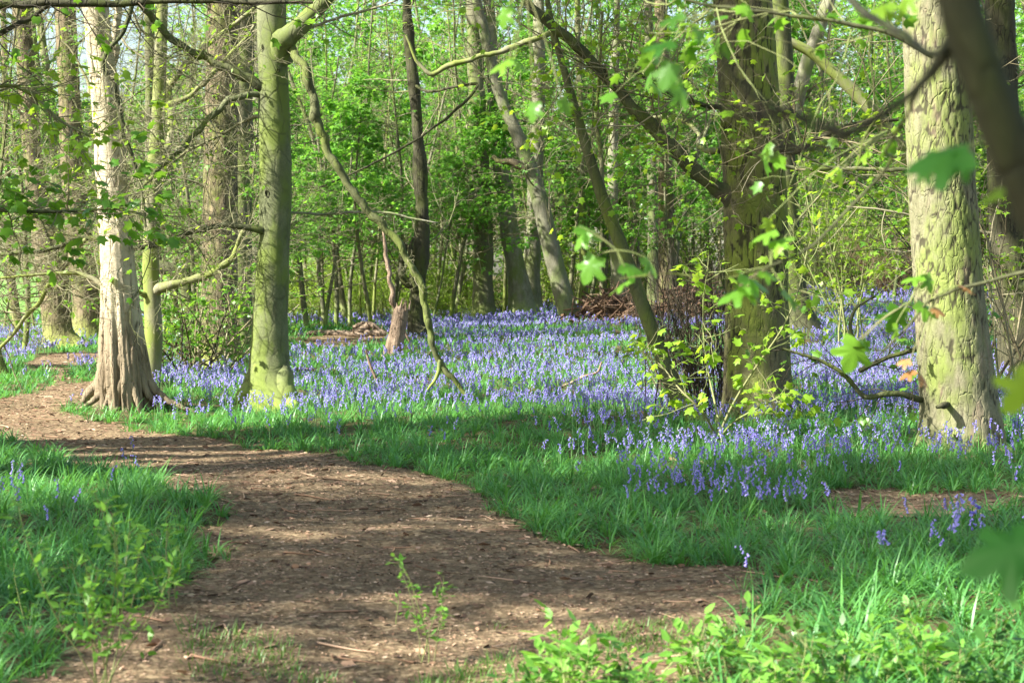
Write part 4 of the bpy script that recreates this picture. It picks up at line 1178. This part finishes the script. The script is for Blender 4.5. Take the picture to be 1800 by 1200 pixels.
# far woodland closing the view: nobody could count it
def far_wood(name, label, x0, x1, d0, d1, top, nclump, per, size, mat, nst, stmat, leafp):
    ml, mt = MB(), MB()
    c = np.stack([x0 + (x1 - x0) * rng.random(nclump), d0 + (d1 - d0) * rng.random(nclump), top * rng.random(nclump) ** .7], -1)
    c[:, 2] += gz(c[:, 0], c[:, 1])
    s = .5 + rng.random(nclump)
    k = np.repeat(np.arange(nclump), per)
    off = rng.normal(size=(len(k), 3)) * np.array([1.1, 1.1, .38])
    pos = c[k] + off * s[k][:, None]
    pos[:, 2] = np.maximum(pos[:, 2], .1)
    d = rng.normal(size=(len(k), 3)) * np.array([1, 1, .3]) + [0, 0, -.25]
    leaves(ml, pos, d, size[0] + (size[1] - size[0]) * rng.random(len(k)), 'tri', .5, np.clip(np.repeat(rng.random(nclump), per) * .6 + rng.random(len(k)) * .4, 0, 1))
    b = np.stack([x0 + (x1 - x0) * rng.random(nst), d0 + (d1 - d0) * rng.random(nst), np.zeros(nst)], -1)
    p = grow(b, np.array([[0, 0, 1.]]) + .08 * rng.normal(size=(nst, 3)), top * 1.1 * (.5 + .6 * rng.random(nst)), 10, .05, .03)
    r = .04 + .14 * rng.random(nst) ** 2
    tubes(mt, p, r, r * .4, 6)
    bb, dd, pi, t = kids(p, 16, .12, 1, 55, .2)
    spray(mt, None, bb, dd, 2.2 * (1.2 - .6 * t) * (.5 + rng.random(len(t))), .022, 1, (7,), (.5,), 50, .3, .16, .03, 0, r_end=.008)
    o = bpy.data.objects.new(name, mt.mesh(name, M[stmat])); col.objects.link(o)
    tag(o, label, 'woodland', kind='stuff')
    l = bpy.data.objects.new('foliage', ml.mesh('foliage', M[mat])); col.objects.link(l); l.parent = o
    return o


far_wood('far_woodland', 'dense green far wood closing off the view', -16, 48, 78, 100, 21, 1750, 60, (.22, .40), 'leaf_far', 130, 'palestwig', 1)
far_wood('far_woodland', 'greyer half bare wood beyond the meadow', -75, -16, 135, 185, 20, 200, 40, (.2, .4), 'leaf_far', 150, 'palestwig', .3)

# ================================================================== leafy shrubs and saplings near the camera's side of the wood
def shrub(name, label, px, py, D, parts, scale=1., cat='bush', group=None):
    x, y = P(px, py, D)[:2]
    r = thing(name, label, cat, (x, y, float(gz(x, y))), group)
    for nm, mb, m in parts:
        if mb.n:
            o = bpy.data.objects.new(nm, mb.mesh(nm, M[m])); col.objects.link(o); o.parent = r
    r.scale = (scale,) * 3
    return r


shrub('hazel_bush', 'leafy thicket with dark stems at the foot of the massive scaly trunk', 385, 650, G(385, 655)[1] - 1.2, bush_parts(1.9, 14, 2.2, (.06, .11), 'leaf_syc', 'twig', .55, (7, 4)))
shrub('hazel_bush', 'low leafy shrub between the slim pale stem and the massive scaly trunk', 325, 660, G(325, 662)[1] - .5, bush_parts(1.5, 9, 2.0, (.06, .10), 'leaf_syc', 'darktwig', .7, (6, 4)))
shrub('hazel_bush', 'bright leafed shrub close beside the shaded trunk beyond the plated one', 1775, 700, G(1780, 700)[1], bush_parts(3.2, 12, 1.2, (.06, .11), 'leaf_yellow', 'twig', .35, (8, 4)))
shrub('hazel_bush', 'straggling shrub of young leaves half hidden behind the plated trunk', 1740, 640, G(1740, 640)[1], bush_parts(4.6, 12, 1.6, (.07, .12), 'leaf_yellow', 'darktwig', .35, (8, 5)))
shrub('bramble_thicket', 'brown dead thicket with few leaves behind the bluebell slope', 1480, 530, 47, bush_parts(2.3, 40, .5, (.05, .08), 'leaf_yellow', 'brush', .6, (7, 5)))
shrub('bramble_thicket', 'dull brown thicket just above the bluebells near the plated trunk', 1570, 530, 46, bush_parts(2.0, 36, .9, (.05, .08), 'leaf_yellow', 'brush', .6, (7, 5)))

shrub('hazel_bush', 'tall loose shrub with sprinkled lime green leaves in the gap between the two big trunks', 1490, 560, 29, bush_parts(3.6, 9, 2.2, (.08, .13), 'leaf_yellow', 'greentwig', .22, (9, 5)))
shrub('hazel_bush', 'loose lime leafed shrub close behind the orange and green flared trunk', 1440, 560, 38, bush_parts(4.6, 9, 2.4, (.09, .14), 'leaf_yellow', 'greentwig', .25, (9, 5)))
a, b, c = MB(), MB(), MB()
Dp = 14.2
g0 = P(1268, 800, Dp); g0[2] = gz(g0[0], g0[1])
sap = thing('sycamore_sapling', 'bright green young sycamore sapling in front of the dark mossy trunk', 'young tree', g0)
for pts in ([(1268, 780, 7), (1262, 720, 6), (1250, 650, 5), (1240, 590, 4), (1235, 520, 3), (1240, 450, 2)], [(1270, 770, 8), (1300, 700, 7), (1330, 640, 6), (1370, 570, 5), (1400, 500, 4), (1420, 440, 3)], [(1266, 775, 8), (1230, 720, 6), (1190, 680, 5), (1160, 640, 4), (1130, 620, 3)], [(1270, 775, 7), (1310, 730, 6), (1350, 700, 5), (1390, 690, 4)]):
    q = spath(px_pts(Dp, pts), 30); q[:, 3] *= .65; q[:, 1] += .25 * np.sin(np.linspace(0, 5, 30) + rng.random() * 6)
    tubes(a, q[None, :, :3], q[None, :, 3], None, 8)
    bb, d, pi, t = kids(q[None, :, :3], 17, .38, 1, 60, .5)
    spray(b, c, bb, d, .15 + .35 * rng.random(len(bb)), .003, 1, (3,), (.5,), 50, .4, .15, .02, 1.5, (.06, .105), 'lobed', tilt=.5)
put('stem', a, M['greentwig'], sap); put('twigs', b, M['greentwig'], sap); put('foliage', c, M['leaf_yellow'], sap)

# ================================================================== the tree at the very edge whose limb hangs across the view
Dn = 1.55
near = thing('sycamore_tree', 'out of focus dark limb and big soft leaves close to the camera', 'tree', [P(2330, 600, Dn)[0], Dn, 0])
rows = px_pts(Dn, [(1645, -220, 66), (1672, -60, 72), (1696, 40, 76), (1727, 130, 78), (1762, 220, 82), (1808, 320, 88), (1900, 520, 106), (2080, 1000, 135), (2250, 1900, 165), (2330, 3330, 200)][::-1])
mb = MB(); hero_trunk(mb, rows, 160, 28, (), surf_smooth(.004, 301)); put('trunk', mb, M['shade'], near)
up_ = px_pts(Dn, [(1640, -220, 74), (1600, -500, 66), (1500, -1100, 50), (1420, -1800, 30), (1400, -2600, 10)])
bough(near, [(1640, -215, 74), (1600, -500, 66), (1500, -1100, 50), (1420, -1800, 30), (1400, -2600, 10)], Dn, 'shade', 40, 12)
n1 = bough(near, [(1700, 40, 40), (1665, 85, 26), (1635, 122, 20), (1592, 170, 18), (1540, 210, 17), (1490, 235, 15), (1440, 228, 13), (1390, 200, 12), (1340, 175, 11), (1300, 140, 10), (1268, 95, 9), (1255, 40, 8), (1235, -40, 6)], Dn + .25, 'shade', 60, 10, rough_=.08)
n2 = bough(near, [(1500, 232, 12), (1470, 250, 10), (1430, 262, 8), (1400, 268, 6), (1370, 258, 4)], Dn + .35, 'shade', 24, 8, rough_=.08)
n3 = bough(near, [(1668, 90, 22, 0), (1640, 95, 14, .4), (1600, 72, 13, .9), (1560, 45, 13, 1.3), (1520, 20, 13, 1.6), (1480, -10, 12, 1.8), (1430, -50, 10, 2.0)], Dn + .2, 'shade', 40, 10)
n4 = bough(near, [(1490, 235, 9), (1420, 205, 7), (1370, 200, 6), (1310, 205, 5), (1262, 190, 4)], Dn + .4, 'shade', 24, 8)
n5 = bough(near, [(1640, 100, 9), (1560, 60, 8), (1480, 38, 7), (1400, 28, 6), (1320, 18, 6), (1240, 8, 5), (1180, -8, 4)], 6., 'limb', 30, 8)
twigify(near, [n5], 16, (.2, .6), .003, 1.2, 'leaf_syc', (.05, .08), 'greentwig', flat=.3, lv=1, mm=(4,), lkind='lobed', r_end=.001)
twigify(near, [n2, n4], 5, (.06, .16), .002, 0, mat='darktwig', lv=1, mm=(3,), flat=.2, r_end=.001)


def leaf_at(mb, px, py, D, wpx, ax=(1, 0), face=(0, -.35, .9), kind='sycamore', var=None):
    """one leaf: centre, width in photo points, the direction its tip points on the picture plane"""
    c = P(px, py, D); s = wpx * D / F / 1.05
    d = norm(np.array([[ax[0], .3 * (rng.random() - .5), -ax[1]]]))
    leaves(mb, c[None] - d * s * .4, d, s, kind, .12, None if var is None else var, 0, np.array(face))
    return c[None] - d * s * .4


def leaf_set(root, items, mat, D0, stalk, tw='greentwig', name='foliage'):
    """leaves with their stalks back to a shared twig point (px, py)"""
    ml, ms = MB(), MB()
    for it in items:
        px, py, w, ax, D = it[:5]
        b = leaf_at(ml, px, py, D, w, ax, it[5] if len(it) > 5 else (.1 * rng.normal(), -.35, .9))[0]
        e = P(*stalk)
        L = np.linalg.norm(e - b)
        p = spath(np.array([e, e * .5 + b * .5 + np.array([0, 0, .06 * L]), b]), 8)
        tubes(ms, p[None], .0016 * D / 4 + .0004, .0009 * D / 4 + .0003, 5)
    put('stalk', ms, M[tw], root); put(name, ml, M[mat], root)


leaf_set(near, [(1655, 272, 118, (-.9, .15), 2.2, (.1, -.55, .8)), (1700, 290, 60, (.3, .9), 2.2), (1625, 302, 50, (-.8, .5), 2.25)], 'leaf', 2.2, (1745, 240, 2.2))
leaf_set(near, [(1775, 322, 100, (-.9, .3), 2.1, (0, -.3, .9))], 'leaf_yellow', 2.1, (1840, 300, 2.1))
leaf_set(near, [(1800, 690, 90, (-.6, .8), 2.0, (.2, -.7, .6))], 'leaf_yellow', 2.0, (1850, 650, 2.0))
leaf_set(near, [(1765, 965, 150, (-.95, .3), 1.9, (0, -.5, .85)), (1800, 985, 90, (-.8, .5), 1.95)], 'leaf', 1.9, (1870, 940, 1.9))
leaf_set(near, [(1172, 130, 55, (-.4, .9), 3.2), (1200, 165, 50, (.5, .8), 3.2), (1160, 75, 60, (-.9, .1), 3.2), (1235, 60, 45, (.6, .6), 3.3), (1180, 30, 50, (-.6, .2), 3.2)], 'leaf', 3.2, (1225, 20, 3.2))
leaf_set(near, [(885, 30, 38, (-.3, .9), 4.2), (905, 15, 30, (.7, .4), 4.2), (880, 112, 45, (-.9, .4), 4.2), (915, 112, 36, (.8, .6), 4.2), (935, 195, 38, (-.2, .9), 4.2), (995, 185, 34, (.5, .8), 4.2)], 'leaf_syc', 4.2, (925, -20, 4.2))
leaf_set(near, [(1545, 12, 60, (-.6, .2), 3.6), (1590, 5, 50, (-.3, .5), 3.6), (1570, 22, 46, (.8, .3), 3.6)], 'leaf_yellow', 3.6, (1610, -20, 3.6))
# mid twigs with sharper leaves hanging in front of the plated trunk
Dm = 5.4
n6 = bough(near, [(1905, 520, 16, -3.4), (1800, 505, 10, -1.5), (1720, 500, 6, 0), (1650, 520, 5, 0), (1610, 545, 5, 0), (1585, 590, 4, 0), (1540, 620, 4, 0), (1500, 610, 3, 0)], Dm, 'limb', 40, 6, name='twig')
leaf_set(near, [(1500, 622, 66, (-.3, .9), Dm, (0, -.9, .4)), (1525, 605, 36, (.6, .5), Dm), (1575, 560, 52, (-.3, .95), Dm, (.2, -.8, .5)), (1580, 582, 40, (.3, .9), Dm), (1630, 540, 50, (.9, .5), Dm), (1605, 487, 40, (-.9, .1), Dm), (1635, 495, 36, (.3, .8), Dm)], 'leaf_syc', Dm, (1600, 530, Dm))
leaf_set(near, [(1700, 505, 34, (.8, .3), Dm), (1650, 545, 28, (.8, .4), Dm), (1595, 655, 32, (-.9, .4), Dm), (1625, 668, 26, (.4, .5), Dm), (1590, 635, 26, (-.8, .1), Dm)], 'leaf_red', Dm, (1645, 520, Dm))
leaf_set(near, [(1460, 302, 34, (-.8, .5), Dm + .4), (1480, 312, 34, (.2, .9), Dm + .4), (1515, 275, 34, (-.7, .5), Dm + .4), (1530, 268, 26, (.5, .8), Dm + .4), (1352, 395, 28, (.1, 1), Dm), (1365, 440, 26, (-.4, .8), Dm)], 'leaf_yellow', Dm, (1560, 230, Dm + .4))
n7 = bough(near, [(1560, 190, 3, 1.2), (1520, 240, 3, 1.2), (1500, 300, 2.4, 1.2), (1470, 285, 2, 1.2)], Dm - 1, 'limb', 16, 6, name='twig')
Dk = 4.4
n8 = bough(near, [(1640, 110, 8, -2.5), (1560, 260, 6, -1), (1480, 380, 5, 0), (1420, 440, 5, 0), (1350, 470, 4, 0), (1280, 490, 3, 0), (1180, 480, 3, 0), (1090, 490, 2.4, 0)], Dk, 'limb', 50, 6, name='twig')
leaf_set(near, [(1325, 490, 68, (.8, .3), Dk), (1290, 512, 62, (-.8, .3), Dk), (1320, 512, 60, (.9, .4), Dk), (1350, 480, 40, (.6, .2), Dk), (1395, 522, 58, (.7, .5), Dk), (1370, 420, 50, (.5, -.2), Dk), (1345, 410, 46, (-.7, .2), Dk)], 'leaf_syc', Dk, (1355, 470, Dk))
leaf_set(near, [(1035, 405, 50, (.7, .3), Dk + .3), (1020, 420, 40, (-.6, .7), Dk + .3), (1035, 470, 56, (-.4, .8), Dk + .3), (1110, 470, 50, (.8, .2), Dk + .3), (1090, 500, 46, (-.9, .4), Dk + .3), (1145, 465, 44, (.5, .6), Dk + .3)], 'leaf_syc', Dk, (1085, 440, Dk + .3))

# leafy spray and dark boughs from a tree standing off to the sunny side
Do = 12.
edge = thing('sycamore_tree', 'dark boughs with drooping fresh leaves reaching in across the white birch', 'tree', [P(-420, 600, Do)[0], Do, 0])
rows = px_pts(Do, [(-420, 860, 170), (-425, 700, 150), (-430, 300, 140), (-440, -200, 130), (-440, -800, 110)]); rows[0, 2] = -.05
rows = extend(rows, 13, .5); mb = MB(); q = hero_trunk(mb, rows, 120, 40, [(0, .1, .3, 4)], surf_plate(10, .4, .012, 401)); put('trunk', mb, M['mossy'], edge)
add_crown(edge, q[-1, :3], 'leafy1', 1.6)
e1 = bough(edge, [(-430, 120, 40), (-200, 30, 24), (-60, 10, 18), (60, 6, 15), (150, 6, 13), (260, 4, 11), (380, 2, 10), (480, 4, 8), (550, 6, 6)], Do, 'dark', 50, 10)
e2 = bough(edge, [(-430, 160, 30), (-150, 110, 14), (-40, 75, 10), (20, 48, 9), (60, 28, 9), (85, 8, 8)], Do + .1, 'dark', 40, 8)
e3 = bough(edge, [(-430, 420, 36), (-250, 400, 18), (-100, 380, 11), (0, 368, 8), (80, 372, 6), (150, 370, 5), (220, 365, 4)], Do + .2, 'limb', 50, 8)
e4 = bough(edge, [(-430, 330, 30), (-220, 250, 14), (-80, 190, 9), (20, 150, 7), (60, 170, 6), (110, 215, 5), (160, 240, 4)], Do + .6, 'slim', 50, 8)
twigify(edge, [e3], 60, (.25, .8), .005, 1.7, 'leaf_syc', (.07, .115), 'twig', .25, 1., .75, 1, (4,), lkind='lobed')
twigify(edge, [e4], 60, (.3, .9), .005, 1.5, 'leaf_yellow', (.06, .10), 'palestwig', .25, 1., .6, 1, (4,), lkind='lobed')
twigify(edge, [e1, e2], 26, (.3, .9), .005, .5, 'leaf_syc', (.06, .10), 'darktwig', .2, 1., .5, 1, (4,), lkind='lobed')

# ================================================================== foreground seedlings and weeds
def seedling(h, nst, npair, lsize, mat, kind='oval', wob=.12, bark='greentwig', spread_=.25):
    a, b = MB(), MB()
    base = np.stack([.02 * rng.normal(size=nst), .02 * rng.normal(size=nst), np.full(nst, -.01)], -1)
    p = grow(base, np.array([[0, 0, 1.]]) + spread_ * rng.normal(size=(nst, 3)) * [1, 1, 0], h * (.55 + .5 * rng.random(nst)), 9, wob, .08)
    tubes(a, p, .0028, .0012, 5)
    bb, d, pi, t = kids(p, npair, .3, 1, 65, .4)
    tw = grow(bb, d, lsize * 1.2 * (.5 + rng.random(len(bb))), 3, .1, .05)
    tubes(a, tw, .0011, .0007, 3)
    n_ = len(tw) * 3
    k = np.repeat(np.arange(len(tw)), 3); f = np.tile([1.0, .7, .45], len(tw))[:, None]
    pos = tw[k, 0] * (1 - f) + tw[k, 2] * f
    dd = norm(tw[k, 2] - tw[k, 0]) + .8 * rng.normal(size=(n_, 3)) * [1, 1, .35]
    leaves(b, pos, dd, lsize * (.6 + .6 * rng.random(n_)), kind, .35)
    return [('stem', a, bark), ('foliage', b, mat)]


def at_px(px, py):
    g = G(px, py); return g


def plant(label, px, py, parts, name='elder_seedling', D=None):
    g = at_px(px, py) if D is None else P(px, py, D)
    return shrub(name, label, px, py, float(g[1]), parts, 1., 'seedling')


plant('tall feathery seedling with pale soft leaves at the grassy side of the path', 180, 1215, seedling(.80, 9, 15, .046, 'weed', spread_=.3))
plant('shorter leafy seedling leaning at the grassy edge beside the tallest one', 300, 1075, seedling(.5, 4, 10, .042, 'weed'))
plant('small pale seedling standing alone at the corner of the grass patch', 45, 1110, seedling(.3, 2, 6, .035, 'weed'))
plant('thin wispy seedling rising from the middle of the earth path', 750, 1172, seedling(.44, 4, 12, .034, 'weed', spread_=.12))
plant('tiny sparse seedling on the earth path beside the wispy one', 690, 1100, seedling(.2, 1, 5, .022, 'weed'))
WP = []
for k in range(4):
    r = thing('dogs_mercury', 'low broad leaved green weed in the clump at the near corner of the path', 'weed', (0, 0, 0), 'broad leaved weeds at the near corner of the path')
    for nm, mb_, m in seedling(.11 + .045 * k, 3, 6, .036 + .006 * k, ('weed', 'weed_dark', 'weed_dark', 'weed')[k], 'oval', .1, spread_=.3):
        put(nm, mb_, M[m], r)
    WP.append(r)
spots = []
for _ in range(900):
    px = 600 + 1300 * rng.random(); py = 1010 + 260 * rng.random()
    lim = 1285 - 70 * sstep((px - 700) / 350) - 40 * sstep((px - 1050) / 250)
    if py < lim or (px > 1450 and rng.random() < .6): continue
    g = G(px, py)
    if all((g[0] - s[0]) ** 2 + (g[1] - s[1]) ** 2 > .10 ** 2 for s in spots): spots.append(g)
for i, g in enumerate(spots[:75]):
    p = WP[int(rng.integers(0, 4))]
    o = p if not p.get('_used') else copy_tree(p)
    p['_used'] = 1
    o.location = (g[0], g[1], float(gz(g[0], g[1]))); o.rotation_euler = (0, 0, rng.random() * TAU)
    s = .7 + .6 * rng.random(); o.scale = (s, s, s)

ground_cover()

# the foremost flowers, tall enough to be told apart
for lab, px, py, hh in (('tall pale bluebell in full flower, upright beside the bare litter patch', 1686, 965, .30), ('bluebell with a nodding head leaning away near the tallest one', 1722, 962, .27),
                        ('short deep violet bluebell among grass near the bare litter patch', 1665, 985, .2), ('small drooping bluebell low in the grass by the path corner', 1558, 1000, .2),
                        ('single tall bluebell standing over the grassy bank below the plated trunk', 1310, 905, .33)):
    g = G(px, py)
    r = thing('bluebell', lab, 'flower', (g[0], g[1], float(gz(g[0], g[1]))))
    m1 = MB(); bells(m1, np.array([g[0]]), np.array([g[1]]), hh, .024, 8, 8, .003)
    put('flower_head', m1, [M['bell'], M['stem']], r)

# ================================================================== trees outside the view whose crowns shade the path
SUN_AZ, SUN_EL = R(247), R(38)          # compass style: azimuth clockwise from +Y
SD = np.array([math.sin(SUN_AZ) * math.cos(SUN_EL), math.cos(SUN_AZ) * math.cos(SUN_EL), math.sin(SUN_EL)])
def shade_tree(x, y, zc, kind, sc):
    """a tree whose crown (centre height zc) throws its shade round ground point x, y"""
    c = np.array([x, y, 0]) + SD * (zc / SD[2])
    b = np.array([c[0], c[1], float(gz(c[0], c[1]))])
    root = thing('woodland_tree', 'tall leafy woodland tree beyond the edge of the view', 'tree', b, 'tall trees beyond the edge of the view')
    rows = np.array([[*b, .24], [b[0] + .1, b[1], zc * .4, .2], [b[0], b[1] + .1, zc - .5, .14]]); rows[0, 2] -= .05
    mb = MB(); hero_trunk(mb, rows, 24, 16, (), surf_smooth(.03, 500)); put('trunk', mb, M['grey'], root)
    add_crown(root, np.array([c[0], c[1], zc]), kind, sc)
SHADE = [(-1.6, 10.2, 10, 'leafy1', .95), (.5, 8.7, 11, 'leafy2', .85), (2.0, 12.2, 11, 'leafy1', .65), (-2.6, 7.3, 9, 'leafy2', .95), (-.5, 15.0, 12, 'leafy1', .75), (1.8, 16.6, 13, 'sparse2', .8), (3.6, 9.8, 12, 'sparse2', .7), (.6, 11.2, 12, 'leafy1', .75), (-3.6, 9.6, 10, 'leafy2', .7), (-1.8, 13.2, 12, 'leafy2', .55),
         (5.0, 18.9, 12, 'leafy1', .7), (3.9, 18.0, 12, 'leafy2', .5), (6.8, 20.0, 13, 'sparse2', .75), (4.2, 26.5, 14, 'sparse2', .7), (1.5, 36, 14, 'sparse1', .8), (-.5, 30, 14, 'sparse1', .8), (2.4, 2.5, 10, 'leafy1', .75), (2.0, 2.2, 14, 'leafy2', .75)]
for s in SHADE: shade_tree(*s)

# ================================================================== light, sky, camera
w = bpy.data.worlds.new('World'); scene.world = w; w.use_nodes = True
nt = w.node_tree; nt.nodes.clear()
sky = nt.nodes.new('ShaderNodeTexSky'); sky.sky_type = 'NISHITA'; sky.sun_disc = False
sky.sun_elevation = SUN_EL; sky.sun_rotation = SUN_AZ; sky.air_density = 1.2; sky.dust_density = 2.0; sky.ozone_density = 1.0
bg = nt.nodes.new('ShaderNodeBackground'); bg.inputs[1].default_value = .076
out = nt.nodes.new('ShaderNodeOutputWorld')
nt.links.new(sky.outputs[0], bg.inputs[0]); nt.links.new(bg.outputs[0], out.inputs[0])
sun = bpy.data.lights.new('sun', 'SUN'); sun.energy = 5.0; sun.angle = R(.5); sun.color = (1, .965, .90)
so = bpy.data.objects.new('sun', sun); col.objects.link(so)
from mathutils import Vector
so.rotation_euler = Vector([float(c) for c in SD]).to_track_quat('Z', 'Y').to_euler()

cam = bpy.data.cameras.new('camera'); co = bpy.data.objects.new('camera', cam); col.objects.link(co)
co.location = [float(c) for c in CAM]; co.rotation_euler = (R(90) - PITCH, 0, 0)
cam.sensor_width = 36; cam.sensor_fit = 'HORIZONTAL'; cam.lens = 36 * F / W
cam.clip_start = .05; cam.clip_end = 3000
cam.dof.use_dof = True; cam.dof.focus_distance = 17.0; cam.dof.aperture_fstop = 5.0
scene.camera = co
scene.view_settings.view_transform = 'Standard'; scene.view_settings.look = 'None'
scene.view_settings.exposure = 2.0; scene.view_settings.gamma = 1
scene.cycles.max_bounces = 6; scene.cycles.diffuse_bounces = 3; scene.cycles.glossy_bounces = 2; scene.cycles.transmission_bounces = 4; scene.cycles.transparent_max_bounces = 4
scene.cycles.caustics_reflective = False; scene.cycles.caustics_refractive = False
for o in list(bpy.data.objects):
    for k in ('_o', '_used', 'D'):
        if k in o: del o[k]
